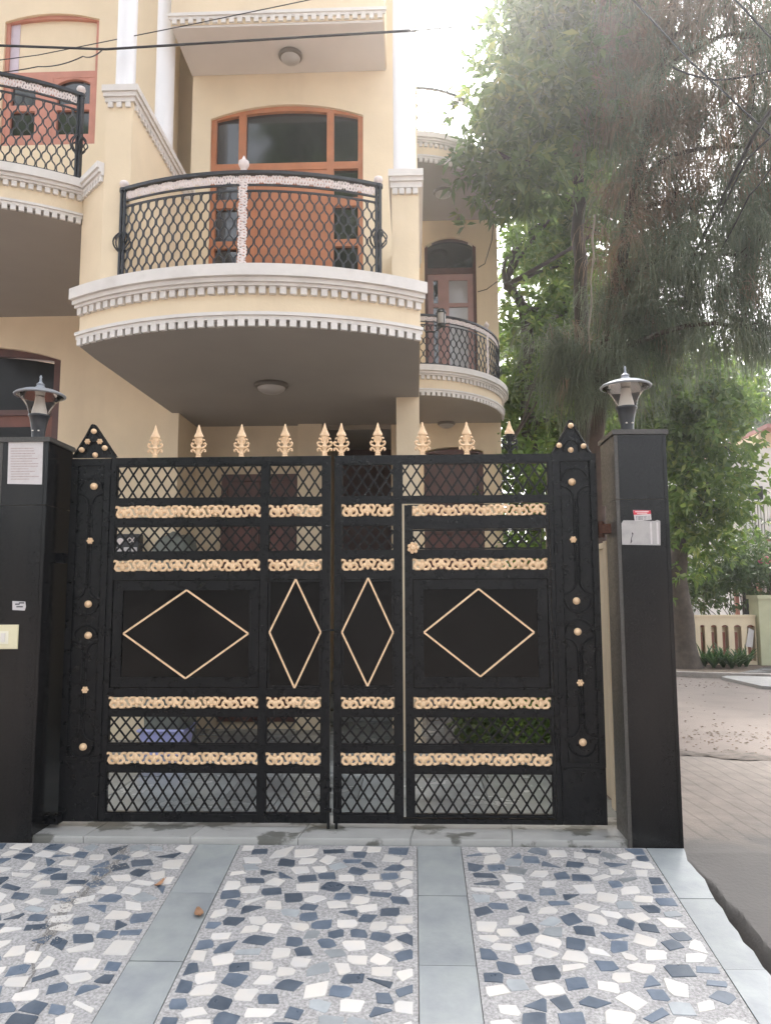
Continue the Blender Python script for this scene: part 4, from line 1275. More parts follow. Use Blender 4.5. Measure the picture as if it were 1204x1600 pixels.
# balcony door with arched fanlight
def arch_frame(mb, x0, x1, zb, zs, zt, w, y0, y1, bottom=False):
    """jambs and a ring following the arch"""
    mb.box(x0, x0 + w, y0, y1, zb, zs); mb.box(x1 - w, x1, y0, y1, zb, zs)
    o = arch_pts(x0, x1, zs, zt); i_ = arch_pts(x0 + w, x1 - w, zs - 0.0, zt - w)
    for k in range(len(o) - 1):
        mb.prism_y([i_[k + 1], i_[k], o[k], o[k + 1]], y0, y1)
    if bottom: mb.box(x0 + w, x1 - w, y0 + 0.001, y1, zb, zb + w)
yd = Y_W1 + 0.03
def X1(u): return P(u, 300, y=yd).x
def Z1(v): return P(447, v, y=yd).z
mb = MB()
FW = 0.05
arch_frame(mb, DX0 + 0.001, DX1 - 0.001, Z_B, DZS, DZT - 0.001, FW, yd, yd + 0.09)
for a, b in ((371.5, 383), (510, 521)): mb.box(X1(a), X1(b), yd + 0.002, yd + 0.088, Z_B, DZT - FW - 0.002 if False else Z1(178))
mb.box(DX0 + FW, DX1 - FW, yd + 0.004, yd + 0.086, Z1(265), Z1(254))
for (a, b) in ((DX0 + FW, X1(371.5)), (X1(521), DX1 - FW)):
    for va, vb in ((310, 323), (375, 386)): mb.box(a, b, yd + 0.004, yd + 0.086, Z1(vb), Z1(va))
dr = mb.build('balcony_door', M['wood'], house)
def pane(parent, x0, x1, z0, z1, y, m='glass', name='pane'):
    return MB().box(x0, x1, y, y + 0.006, z0, z1).build(name, M[m], parent)
def arch_pane(parent, x0, x1, z0, ox0, ox1, zs, zt, y, m='glass'):
    pts = [p for p in arch_pts(ox0, ox1, zs, zt, 60) if x0 < p[0] < x1]
    return MB().prism_y([(x0, z0), (x1, z0)] + [(x1, pts[0][1])] + pts + [(x0, pts[-1][1])], y, y + 0.006).build('pane', M[m], parent)
for a, b in ((DX0 + FW, X1(371.5)), (X1(383), X1(510)), (X1(521), DX1 - FW)):
    arch_pane(dr, a, b, Z1(254), DX0 + FW, DX1 - FW, DZS, DZT - FW, yd + 0.04)
for (a, b) in ((DX0 + FW, X1(371.5)), (X1(521), DX1 - FW)):
    zz = [Z_B + 0.02, Z1(386), Z1(375), Z1(323), Z1(310), Z1(265)]
    for k in (0, 2, 4): pane(dr, a, b, zz[k], zz[k + 1], yd + 0.045)
lf = MB().box(X1(383), X1(510), yd + 0.03, yd + 0.07, Z_B + 0.01, Z1(265)).build('door_leaf', M['wood'], dr)
mb = MB()
lx0, lx1 = X1(383), X1(510)
for (a, b, c, d) in ((lx0, lx0 + 0.09, Z_B + 0.01, Z1(265)), (lx1 - 0.09, lx1, Z_B + 0.01, Z1(265)), (lx0 + 0.09, lx1 - 0.09, Z1(285), Z1(265)), (lx0 + 0.09, lx1 - 0.09, Z_B + 0.01, Z_B + 0.2)):
    mb.box(a, b, yd + 0.015, yd + 0.031, c, d)
mb.build('door_stile', M['wood'], lf)

# upper slab over the balcony, with dentils
zu = P(450, 112, y=Y_W1).z
yu = P(450, 35, z=zu).y
ux0, ux1 = P(267, 40, y=yu).x, P(600, 40, y=yu).x
ub = MB().box(ux0, ux1, yu, Y_W1 - 0.003, zu + 0.004, 9.2).build('upper_slab', M['cream'], house)
MB().box(ux0 + 0.01, ux1 - 0.01, yu + 0.006, Y_W1 - 0.004, zu - 0.02, zu + 0.003).build('soffit', mat('pale_soffit', (0.6, 0.56, 0.53), 0.8, 0.04, 2), ub)
mb = MB().box(ux0 - 0.02, ux1 + 0.02, yu - 0.03, yu - 0.001, zu + 0.075, zu + 0.105)
mb.box(ux0 - 0.01, ux1 + 0.01, yu - 0.018, yu - 0.0015, zu + 0.05, zu + 0.0745)
mb.build('moulding', M['white'], ub)
me = MB().box(-0.021, 0.021, -0.02, 0, 0, 0.04).mesh('dentil', M['white'])
nd = 26
for i in range(nd): inst('dentil', me, ub, (ux0 + (ux1 - ux0) * (i + .5) / nd, yu - 0.001, zu + 0.008))

# left first-floor wall with arched pink window
WX0, WX1 = P(4, 120, y=Y_W1).x, P(152, 120, y=Y_W1).x
WZB, WZS, WZT = P(80, 226, y=Y_W1).z, P(10, 34, y=Y_W1).z, P(78, 21, y=Y_W1).z
wall_with_arch('wall', xch - 2.6, xa_ - 0.0, ZLT - 0.02, 10.2, Y_W1 + 0.001, Y_W1 + 0.22, WX0, WX1, WZB, WZS, WZT)
def X2(u): return P(u, 120, y=yd).x
def Z2(v): return P(80, v, y=yd).z
mb = MB()
arch_frame(mb, WX0 + .001, WX1 - .001, WZB, WZS, WZT - .001, 0.035, yd, yd + 0.08, True)
mb.box(WX0 + .035, WX1 - .035, yd + .003, yd + .078, Z2(122), Z2(112))
mb.box(X2(64), X2(84), yd + .002, yd + .079, WZB + .03, Z2(122))
for a, b in ((WX0 + .035, X2(64)), (X2(84), WX1 - .035)):
    mb.box(a, a + 0.045, yd + .005, yd + .075, WZB + .03, Z2(122)); mb.box(b - 0.045, b, yd + .005, yd + .075, WZB + .03, Z2(122))
    mb.box(a, b, yd + .006, yd + .074, Z2(172), Z2(163)); mb.box(a, b, yd + .006, yd + .074, WZB + .03, Z2(210))
    pts = arch_pts(a + .045, b - .045, Z2(131), Z2(124))
    for q, r in zip(pts[:-1], pts[1:]):
        mb.prism_y([(r[0], r[1]), (q[0], q[1]), (q[0], Z2(122)), (r[0], Z2(122))], yd + .007, yd + .073)
wn_ = mb.build('window', M['pinkwood'], house)
for a, b in ((WX0 + .08, X2(64) - .045), (X2(84) + .045, WX1 - .08)):
    pane(wn_, a, b, Z2(163), Z2(123), yd + .04); pane(wn_, a, b, Z2(210), Z2(172), yd + .04)
arch_pane(wn_, WX0 + .035, WX1 - .035, Z2(112), WX0 + .035, WX1 - .035, WZS, WZT - .035, yd + .035, 'cream')
MB().box(X2(10), X2(26), yd + .028, yd + .034, Z2(110), Z2(32)).build('shutter_strip', mat('lilac_board', (0.55, 0.48, 0.55), 0.6), wn_)
MB().box(xch - 2.6, xch - 0.0, Y_WG + 0.03, Y_WG + 0.24, 10.0, 10.2).build('parapet', M['cream'], house)

# ground-floor left wall with dark door
gx1 = P(278, 700, y=Y_WG).x
GX0, GX1 = P(-190, 620, y=Y_WG).x, P(93, 620, y=Y_WG).x
gzt, gzl = P(93, 562, y=Y_WG).z, P(-20, 545, y=Y_WG).z
wall_with_arch('wall', xch - 2.6, gx1, -0.2, ZLB + 0.02, Y_WG, Y_WG + 0.65, GX0, GX1, 0.6, gzt, gzl + 0.03)
MB().box(P(232, 640, y=Y_WG).x, gx1 - .001, Y_WG - 0.002, Y_WG + 0.6, ZLB + 0.03, Z_S + 1.4).build('wall', M['cream'], house)
mb = MB(); yd2 = Y_WG + 0.05
arch_frame(mb, GX0 + .001, GX1 - .001, 0.6, gzt, gzl + .029, 0.09, yd2, yd2 + 0.09)
tz = P(50, 640, y=yd2).z
mb.box(GX0 + .09, GX1 - .09, yd2 + .003, yd2 + .087, tz - 0.06, tz)
mb.box((GX0 + GX1) / 2 - .05, (GX0 + GX1) / 2 + .05, yd2 + .002, yd2 + .088, 0.6, tz - .06)
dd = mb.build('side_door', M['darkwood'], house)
arch_pane(dd, GX0 + .09, GX1 - .09, tz, GX0 + .09, GX1 - .09, gzt - .02, gzl - .06, yd2 + .05, 'dimglass')
MB().box(GX0 + .09, (GX0 + GX1) / 2 - .05, yd2 + .03, yd2 + .07, 0.6, tz - .06).build('door_leaf', M['darkwood'], dd)
rl_ = MB().box((GX0 + GX1) / 2 + .05, GX1 - .09, yd2 + .03, yd2 + .07, 0.6, tz - .06).build('door_leaf', mat('red_brown_door', (0.16, 0.05, 0.03), 0.45, 0.15), dd)
pane(rl_, (GX0 + GX1) / 2 + .16, GX1 - .19, tz - 0.7, tz - 0.18, yd2 + .024, 'dimglass')

# recessed porch back wall, doors, inner columns
bx0, bx1 = P(270, 900, y=Y_BK).x, P(465, 900, y=Y_BK).x
wb = MB(); wb.box(bx0, bx1, Y_BK, Y_BK + 0.2, -0.1, Z_S + 0.3)
wb.build('porch_wall', M['cream2'], house)
x0, x1 = P(345, 900, y=Y_BK).x, P(464, 900, y=Y_BK).x
zt_ = P(400, 742, y=Y_BK).z
mb = MB().box(x0, x0 + .07, Y_BK - .05, Y_BK - .001, 0.08, zt_); mb.box(x1 - .07, x1, Y_BK - .05, Y_BK - .001, 0.08, zt_); mb.box(x0 + .07, x1 - .07, Y_BK - .049, Y_BK - .001, zt_ - .08, zt_)
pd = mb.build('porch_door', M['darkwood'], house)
for a, b in ((x0 + .07, (x0 + x1) / 2 - .003), ((x0 + x1) / 2 + .003, x1 - .07)):
    l_ = MB().box(a, b, Y_BK - .03, Y_BK - .002, 0.08, zt_ - .081).build('door_leaf', M['darkwood'], pd)
    for zz in (0.3, 1.1, 1.75):
        MB().box(a + .08, b - .08, Y_BK - .04, Y_BK - .0305, zz, zz + 0.5).build('raised_panel', mat('panel_%.1f_%.2f' % (zz, a), (0.13, 0.045, 0.035), 0.45, 0.15), l_)
MB().box(bx1, P(503, 900, y=Y_BK).x, Y_BK - 0.08, Y_BK + 1.6, -0.1, Z_S + 0.3).build('inner_column', M['cream'], house)
# deeper porch: dark opening, steps
MB().box(P(490, 900, y=9.9).x, P(657, 900, y=9.9).x, 9.9, 10.1, -0.1, 4.2).build('porch_wall', M['cream2'], house)
hx0, hx1 = P(528, 900, y=9.85).x, P(612, 900, y=9.85).x
MB().box(hx0, hx1, 9.82, 9.899, 0.3, P(560, 690, y=9.85).z).build('store_door', M['darkwood'], house)
for k in range(4):
    MB().box(hx0 - .1, hx1 + .02, 8.9 + 0.22 * k, 9.81, -0.02 + 0.14 * k, 0.14 * (k + 1) - 0.025).build('step', M['floorstone'], house)
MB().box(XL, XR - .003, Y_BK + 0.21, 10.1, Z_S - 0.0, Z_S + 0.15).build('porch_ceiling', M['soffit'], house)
MB().box(P(612, 900, y=8.5).x, XR - 0.003, 8.45, 8.7, -0.1, Z_S + 0.2).build('inner_column', M['cream'], house)

# ---- right wing: two stacked curved balconies
XW = P(782, 600, y=Y_WING).x
AE, BE = XW, Y_WING - P(660, 618, z=4.15).y
wp = ell_path(AE, BE, Y_WING, 0.02, math.pi / 2 - 0.01, 44)
zw1, zw2 = 4.15, 7.55
wy = Y_WING
balcony(wp, [(XW - .002, wy + .1), (0.02, wy + .1)], zw1, zw1 + 0.42, far=True)
balcony(wp, [(XW - .002, wy + .1), (0.02, wy + .1)], zw2, zw2 + 0.42, far=True)
for zz, lab, h in ((zw1 + .42, 'iron railing on the lower curved balcony of the right wing', .76), (zw2 + .42, 'pale iron railing on the topmost curved balcony beside the tree', .76)):
    ap = Along(offset_path(wp, -0.05)); sp = [ap.at(ap.L * (0.0 + 0.93 * i / 50)) for i in range(51)]
    r_ = empty('balcony_railing', (sp[25][0], sp[25][1], zz), lab, 'railing')
    railing(sp, zz, zz + h, r_, far=True, posts=(1.0,), mid=0.62, pitch=0.05)
# wing wall with doors
wx0 = XR
def wing_storey(z0, z1, dzb, dzs, dzt, ul, ur):
    o0, o1 = max(wx0 + .01, P(ul, 500, y=wy).x), P(ur, 500, y=wy).x
    wall_with_arch('wall', wx0, XW, z0, z1, wy + .11, wy + .35, o0, o1, dzb, dzs, dzt)
    return o0, o1
o0, o1 = wing_storey(zw1 + .40, zw2 + .05, zw1 + .43, P(700, 384, y=wy + .1).z, P(700, 370, y=wy + .1).z, 664, 746)
y_ = wy + .2
zt1 = P(700, 429, y=y_).z
def ZW(v): return P(700, v, y=y_).z
def XWp(u): return P(u, 430, y=y_).x
mb = MB(); arch_frame(mb, o0 + .001, o1 - .001, zw1 + .43, ZW(384), ZW(371), 0.05, y_ - .03, y_ + .08)
mb.box(o0 + .05, o1 - .05, y_ - .03, y_ + .08, zt1, zt1 + .1)
fr = mb.build('balcony_door', M['darkwood'], house)
arch_pane(fr, o0 + .05, o1 - .05, zt1 + .1, o0 + .05, o1 - .05, ZW(384), ZW(371) - .06, y_ + .04)
mb = MB(); mid_u = 696
for a, b in ((o0 + .05, XWp(692)), (XWp(692), o1 - .05)):
    mb.box(a, a + .09, y_ - .01, y_ + .05, zw1 + .43, zt1); mb.box(b - .09, b, y_ - .01, y_ + .05, zw1 + .43, zt1)
    mb.box(a + .09, b - .09, y_ - .009, y_ + .05, zt1 - .1, zt1); mb.box(a + .09, b - .09, y_ - .009, y_ + .05, ZW(480), ZW(474)); mb.box(a + .09, b - .09, y_ - .009, y_ + .05, zw1 + .43, zw1 + .75)
lfm = mb.build('door_leaf', M['mauvewood'], fr)
for a, b, m_ in ((o0 + .14, XWp(692) - .09, 'glass'), (XWp(692) + .09, o1 - .14, 'skyglass')):
    pane(lfm, a, b, ZW(474), zt1 - .1, y_ + .02, m_); pane(lfm, a, b, zw1 + .75, ZW(480), y_ + .02, m_)
o0, o1 = wing_storey(-.1, zw1 + .06, 0.1, P(700, 705, y=wy + .1).z, P(700, 698, y=wy + .1).z, 660, 752)
mb = MB(); arch_frame(mb, o0 + .001, o1 - .001, 0.1, P(700, 705, y=wy).z, P(700, 699, y=wy).z, .08, y_ - .03, y_ + .08)
mb.box((o0 + o1) / 2 - .04, (o0 + o1) / 2 + .04, y_ - .03, y_ + .08, .1, 2.4); mb.box(o0 + .08, o1 - .08, y_ - .029, y_ + .08, 2.4, 2.5)
gd = mb.build('garden_door', M['darkwood'], house)
MB().box(o0 + .08, o1 - .08, y_ + .02, y_ + .05, .1, 2.4).build('door_leaf', mat('deep_red_wood', (0.10, 0.028, 0.022), 0.45, 0.2), gd)
pane(gd, o0 + .08, o1 - .08, 2.5, P(700, 712, y=wy).z, y_ + .03, 'doorred')
MB().box(wx0 - .2, XW, wy + .36, wy + 3.5, -.1, zw2 + .4).build('wing_mass', M['cream'], house)
MB().box(xch - 2.6, XR - .24, Y_W1 + .4, 11.5, Z_S + 1.6, 10.0).build('main_mass', M['cream'], house)

# ------------------------------------------------------------------ lamps and fittings on the house
def dome(x, y, z, r, label):
    root = empty('ceiling_lamp', (x, y, z), label, 'ceiling lamp', 'dome lamps under the slabs')
    MB().lathe([(r, 0), (r * 1.02, -0.02), (r * .93, -0.035), (r * .86, -0.038)], (x, y, z - .001), 28).build('rim', M['bronze'], root)
    MB().lathe([(r * .86, -.03), (r * .78, -.055), (r * .55, -.078), (r * .25, -.09), (0.0, -.092)], (x, y, z), 28).build('dome', M['frost'], root)
p = P(424, 606, z=Z_S - .03); dome(p.x, p.y, Z_S + .006, .15, 'frosted dome lamp under the large curved balcony')
p = P(454, 90, z=zu - .05); dome(p.x, p.y, zu - .02, .11, 'frosted dome lamp under the upper slab above the arched door')
p = P(697, 661, z=zw1); dome(p.x, p.y, zw1 + .006, .14, 'dome lamp under the lower balcony of the right wing')
p = P(692, 300, z=zw2); dome(p.x, p.y, zw2 + .006, .15, 'dome lamp under the topmost balcony of the right wing')
# bullet camera on the balcony fascia
p = P(182, 478, y=YE - .09)
bc = empty('security_camera', (p.x, p.y, p.z), 'small bullet security camera on the balcony edge below the dentils', 'camera')
d = Vector((-0.55, -0.75, 0.28)).normalized(); c0 = p + Vector((0.02, 0.0, -0.01))
MB().tube([c0, c0 + d * .10], .022, 12).build('body', M['plate'], bc)
MB().tube([c0 + d * .098, c0 + d * .118], .0225, 12).build('lens_hood', M['lampblack'], bc)
MB().tube([c0 + d * .03, c0 + Vector((0.03, .10, -.03))], .009, 8).build('bracket', M['plate'], bc)
# bottle lantern hung on the wing railing
p = P(689, 497, y=10.2)
ln_ = empty('wall_lantern', (p.x, p.y, p.z - .12), 'dark framed bottle lantern on an arm above the lower wing railing', 'lantern')
c = (p.x, p.y, p.z - .1)
MB().lathe([(0.03, .0), (.055, .02), (.06, .12), (.05, .18), (.03, .2)], c, 16).build('glass_bottle', M['frost'], ln_)
mb = MB().lathe([(.07, .17), (.06, .21), (.03, .235), (0, .24)], c, 16); mb.lathe([(.0, -.03), (.05, -.02), (.065, .012), (.03, .02)], c, 16)
for k in range(4):
    a = k * math.pi / 2 + .6
    mb.tube([(c[0] + .068 * math.cos(a), c[1] + .068 * math.sin(a), c[2]), (c[0] + .07 * math.cos(a), c[1] + .07 * math.sin(a), c[2] + .18)], .006, 5)
mb.tube([(c[0], c[1], c[2] - .02), (c[0] - .08, c[1], c[2] - .09), (c[0] - .22, c[1] + .03, c[2] - .08)], .012, 6)
mb.build('iron_frame', M['lampblack'], ln_)

# ------------------------------------------------------------------ side boundary wall, things in the porch
bw = empty('boundary_wall', (1.45, 8.3, -0.05), 'cream side boundary wall running back from the poster pillar', 'wall')
MB().box(1.37, 1.50, Y_PIL + .34, 11.9, -.1, 1.74).build('wall', M['cream2'], bw)
MB().box(1.345, 1.525, Y_PIL + .345, 11.9, 1.741, 1.78).build('coping', M['cream'], bw)

def rounded_cover(name, x0, x1, y0, y1, h, m, label, cat):
    mb = MB(); n = 20; rows = []
    for j, (f_, z) in enumerate(((1.0, 0), (1.02, .2), (.98, .5), (1.0, .75), (.95, .9), (.8, .97), (.45, 1.0))):
        r_ = []
        for k in range(n):
            a = 2 * math.pi * k / n
            s = (abs(math.cos(a)) ** 4 + abs(math.sin(a)) ** 4) ** -0.25
            q = f_ * s * (1 + (.05 * math.sin(5 * a + j) if j < 4 else 0.015 * math.sin(7 * a)))
            r_.append(((x0 + x1) / 2 + (x1 - x0) / 2 * q * math.cos(a), (y0 + y1) / 2 + (y1 - y0) / 2 * q * math.sin(a), h * z + .03 * math.sin(3 * a + j) * (z > .3)))
        rows += r_
    fs = [(i * n + k, i * n + (k + 1) % n, (i + 1) * n + (k + 1) % n, (i + 1) * n + k) for i in range(6) for k in range(n)] + [tuple(6 * n + k for k in range(n))]
    mb.add(rows, fs, True)
    return tag(mb.build(name, m), label, cat)
rounded_cover('covered_rack', P(240, 850, y=7.3).x, P(306, 850, y=7.3).x, 7.1, 7.6, P(270, 833, y=7.1).z, M['tarp'], 'tall rack under a grey green cover in the porch', 'rack')
# black sign box with white marks on the porch wall
a, b = P(176, 870, y=7.6), P(216, 834, y=7.6)
sb_ = empty('sign_box', ((a.x + b.x) / 2, 7.68, a.z), 'black box with white marks fixed on the cream porch wall', 'box')
MB().box(a.x, b.x, 7.62, 7.748, a.z, b.z).build('casing', M['lampblack'], sb_)
pc = P(188, 846, y=7.615)
MB().lathe_y([(.035, 0), (.035, .004)], (pc.x, 7.6195, pc.z), 18).build('round_mark', M['ironwhite'], sb_)
pc = P(205, 844, y=7.615)
al_ = [(.035, .03), (.012, -.004), (-.012, -.024), (-.032, -.014), (-.032, .014), (-.012, .024), (.012, .004), (.035, -.03)]
MB().tube([(pc.x + x, 7.614, pc.z + z) for x, z in al_], .006, 5).build('letter_mark', M['ironwhite'], sb_)
for k in range(3):
    q0, q1 = P(181 + 12 * k, 866, y=7.61), P(190 + 12 * k, 855, y=7.61)
    MB().box(q0.x, q1.x, 7.614, 7.6195, q0.z, q1.z).build('white_mark', M['paper'], sb_)
# lavender tub
a, b = P(218, 1176, y=7.0), P(288, 1141, y=7.0)
tb = empty('plastic_tub', ((a.x + b.x) / 2, 7.1, 0), 'lavender plastic tub standing on the porch floor behind the gate', 'tub')
cx_, hw_ = (a.x + b.x) / 2, (b.x - a.x) / 2
mb = MB().prism_z([(cx_ - hw_ * .85, 7.0), (cx_ + hw_ * .85, 7.0), (cx_ + hw_ * .85, 7.3), (cx_ - hw_ * .85, 7.3)], .002, .02)
q = [(-1, 6.96), (1, 6.96), (1, 7.34), (-1, 7.34)]
lo = [(cx_ - hw_ * .85, 7.0, .02), (cx_ + hw_ * .85, 7.0, .02), (cx_ + hw_ * .85, 7.3, .02), (cx_ - hw_ * .85, 7.3, .02)]
hi = [(cx_ + s * hw_, y, b.z) for s, y in q]
hi2 = [(cx_ + s * hw_ * .94, 6.98 if y < 7.1 else 7.32, b.z) for s, y in q]
lo2 = [(cx_ + s * hw_ * .8, 7.02 if y < 7.1 else 7.28, .025) for s, y in q]
mb.add(lo + hi + hi2 + lo2, [(i, (i + 1) % 4, 4 + (i + 1) % 4, 4 + i) for i in range(4)] + [(4 + i, 4 + (i + 1) % 4, 8 + (i + 1) % 4, 8 + i) for i in range(4)] + [(8 + i, 8 + (i + 1) % 4, 12 + (i + 1) % 4, 12 + i) for i in range(4)] + [(12, 13, 14, 15)])
mb.build('tub_body', M['lavender'], tb)
mb = MB(); rim = [(cx_ + s * hw_ * 1.02, y - .01 if y < 7.1 else y + .01, b.z) for s, y in q]
mb.tube(rim, .014, 6, closed=True); mb.build('rim', M['lavender'], tb)

# ------------------------------------------------------------------ trees
rng = np.random.default_rng(4)
def unit(v): return v / np.maximum(1e-9, np.linalg.norm(v, axis=-1, keepdims=True))
def leaves(name, base, d, L, W, m, fold=0.25, droop=0.15):
    n = len(base)
    rv = rng.normal(size=(n, 3))
    s = unit(np.cross(d, rv)); nn = np.cross(s, d)
    L = L[:, None]; W = W[:, None]
    tip = base + d * L; tip[:, 2] -= (droop * L)[:, 0]
    midp = base + d * L * 0.45 + nn * W * fold
    l = midp + s * W; r = midp - s * W
    v = np.stack([base, l, tip, r], 1).reshape(-1, 3)
    i = np.arange(n)[:, None] * 4
    f = np.concatenate([i + np.array([[0, 1, 2]]), i + np.array([[0, 2, 3]])], 1).reshape(-1, 3)
    return np_mesh(name, v, f, m)
def lobe_px(u, v, d, ru, rv, rd=None):
    c = P(u, v, y=d); k = d / F_PX * 1.05
    return (np.array(c), np.array([ru * k, rd if rd else max(ru, rv) * k, rv * k]))
def clump_points(lobes, n_clump, n_whorl, spread=0.32, shell=0.45):
    """clump centres through each lobe, then twig tips round each clump"""
    vol = np.array([np.prod(r) for _, r in lobes]); vol = vol / vol.sum()
    cs, ws, ax = [], [], []
    for (c, r), f_ in zip(lobes, vol):
        k = max(3, int(n_clump * f_))
        dv = unit(rng.normal(size=(k, 3))); rad = shell + (1 - shell) * rng.random((k, 1)) ** 0.6
        cc = c + dv * rad * r
        cs.append(cc)
        for q, dq in zip(cc, dv):
            m_ = int(n_whorl * rng.uniform(.5, 1.5))
            o = rng.normal(size=(m_, 3)) * spread * np.array([1, 1, .6])
            ws.append(q + o); ax.append(unit(unit(o) * .7 + dq * .6 + np.array([0, 0, .25])))
    return np.concatenate(cs), np.concatenate(ws), np.concatenate(ax)
def whorl_leaves(name, w, ax, k, Lr, Wr, m, flat=0.5, droop=0.2):
    n = len(w)
    base = np.repeat(w, k, 0); a = np.repeat(ax, k, 0)
    d = unit(a * flat + unit(rng.normal(size=(n * k, 3))) * 1.0 + np.array([0, 0, -.12]))
    base = base + d * 0.02
    L = rng.uniform(*Lr, n * k); W = L * rng.uniform(*Wr, n * k) * .5
    return leaves(name, base, d, L, W, m, droop=droop)
def limb(mb, a, b, ra, rb, bend=0.12, n=6, sides=7):
    a, b = Vector(a), Vector(b); L = (b - a).length
    off = Vector((rnd.gauss(0, 1), rnd.gauss(0, 1), rnd.gauss(.4, .6))) * bend * L
    pts = [a.lerp(b, t) + off * math.sin(math.pi * t) for t in [i / n for i in range(n + 1)]]
    mb.tube(pts, [ra + (rb - ra) * i / n for i in range(n + 1)], sides)
    return pts
def nearest_on(path, q):
    return min(range(len(path)), key=lambda i: (Vector(path[i]) - Vector(q)).length + (0.35 * max(0, path[i][2] - q[2])))

def tree(name, label, cat, trunk_px, d, r0, r1, lobes, n_clump, n_whorl, k, Lr, Wr, leafm, barkm, spread=.32, group=None, twigs=0.5, limb_r=.05, shell=.45):
    tp = [P(u, v, y=dd) for u, v, dd in trunk_px]
    root = empty(name, (tp[0].x, tp[0].y, tp[0].z), label, cat, group)
    mb = MB()
    path = []
    for i in range(len(tp) - 1):
        for s in range(4): path.append(tp[i].lerp(tp[i + 1], s / 4))
    path.append(tp[-1])
    path = [p + Vector((rnd.gauss(0, .02), rnd.gauss(0, .02), 0)) for p in path]
    m_ = len(path)
    rad = [(r0 + (r1 - r0) * (i / (m_ - 1)) ** .8) * (1.35 if i == 0 else 1.0) for i in range(m_)]
    mb.tube(path, rad, 10)
    cs, ws, ax = clump_points(lobes, n_clump, n_whorl, spread, shell)
    for (c, r) in lobes:
        j = nearest_on([tuple(p) for p in path], tuple(c))
        lp = limb(mb, path[j], c, min(rad[j] * .6, limb_r * 1.4), limb_r * .4, .14)
        near = [q for q in cs if (Vector(q) - Vector(c)).length < max(r) * 1.2]
        for q in near:
            if rnd.random() < twigs:
                jj = nearest_on([tuple(p) for p in lp], tuple(q))
                limb(mb, lp[jj], q, limb_r * .35, .006, .16, 4, 5)
    mb.build('trunk', M[barkm], root, fix=False)
    me = whorl_leaves('crown', ws, ax, k, Lr, Wr, M[leafm])
    o = bpy.data.objects.new('crown', me); link(o, root, (0, 0, 0))
    return root

# broad-leaved tree beside the right wing
LA = [lobe_px(u, v, d, a, b) for u, v, d, a, b in (
    (835, 40, 10.6, 52, 80), (890, 10, 11.0, 76, 90), (818, 160, 10.3, 50, 48), (774, 236, 10.0, 36, 26), (850, 180, 10.6, 70, 60), (838, 262, 10.3, 58, 36),
    (930, 90, 11.4, 80, 90), (790, 300, 10.8, 30, 26), (955, 180, 11.5, 60, 55), (950, -60, 11.4, 90, 70), (905, 225, 10.8, 55, 24))]
treeA = tree('broadleaf_tree', 'tall broadleaf tree with straight dark trunk beside the wing balconies', 'tree',
     [(918, 985, 11.2), (914, 700, 11.2), (908, 500, 11.2), (905, 320, 11.2), (900, 180, 11.2), (890, 40, 11.2)], 11.2, .15, .06, LA, 250, 22, 8, (.09, .25), (.24, .44), 'leafA', 'bark', spread=.30, twigs=.35)
# leaning tree behind it
LB = [lobe_px(u, v, d, a, b) for u, v, d, a, b in (
    (825, 520, 13.5, 40, 45), (870, 560, 14, 50, 50), (800, 610, 13.5, 26, 50), (880, 660, 13.5, 50, 50), (815, 680, 13, 30, 30), (860, 480, 14, 45, 40), (845, 620, 14.5, 45, 45), (920, 520, 14.5, 45, 60), (850, 345, 14.6, 60, 40), (925, 350, 14.8, 50, 60), (806, 395, 14, 22, 36), (880, 415, 14.6, 50, 40), (935, 265, 14.8, 55, 50), (850, 275, 14.8, 60, 40))]
treeB = tree('leaning_tree', 'dark forked tree leaning beyond the lower wing balcony', 'tree',
     [(850, 985, 14), (828, 700, 13.6), (822, 570, 13.4), (826, 500, 13.4), (812, 468, 13.4), (790, 445, 13.4)], 13.5, .17, .07, LB, 240, 17, 8, (.12, .22), (.26, .4), 'leafD', 'bark', spread=.34, twigs=.3)
# background trees between
LE = [lobe_px(u, v, d, a, b) for u, v, d, a, b in (
    (850, 560, 21, 70, 55), (930, 470, 22, 60, 60), (990, 560, 21, 70, 70), (900, 690, 20, 90, 70), (1000, 680, 21, 60, 70), (1010, 420, 22, 60, 60), (850, 430, 22, 30, 40), (980, 800, 20, 70, 70))]
treeE = tree('distant_tree', 'hazy green tree mass standing far behind the leaning tree', 'tree',
     [(930, 985, 21), (925, 800, 21), (930, 600, 21), (940, 450, 21)], 21, .25, .1, LE, 170, 18, 6, (.18, .34), (.35, .5), 'leafB', 'bark', spread=.5, twigs=.25)
# street tree across the road
LD = [lobe_px(u, v, d, a, b) for u, v, d, a, b in (
    (1075, 640, 15, 55, 50), (1112, 690, 14.8, 46, 42), (1070, 745, 14.8, 40, 45), (1115, 615, 15.4, 50, 45), (1085, 815, 15, 42, 42), (1110, 760, 14.5, 48, 36), (1060, 580, 15, 45, 50), (1138, 740, 15, 24, 20), (1048, 890, 15.4, 18, 30), (1020, 640, 15.5, 50, 60))]
treeD = tree('street_tree', 'light green street tree with leaning grey trunk across the road', 'tree',
     [(1072, 1046, 15.3), (1064, 960, 15.3), (1058, 880, 15.3), (1062, 780, 15.3), (1085, 690, 15.3), (1110, 620, 15.3)], 15.3, .25, .08, LD, 170, 17, 8, (.10, .19), (.4, .6), 'leafD', 'palebark', spread=.33, twigs=.35)

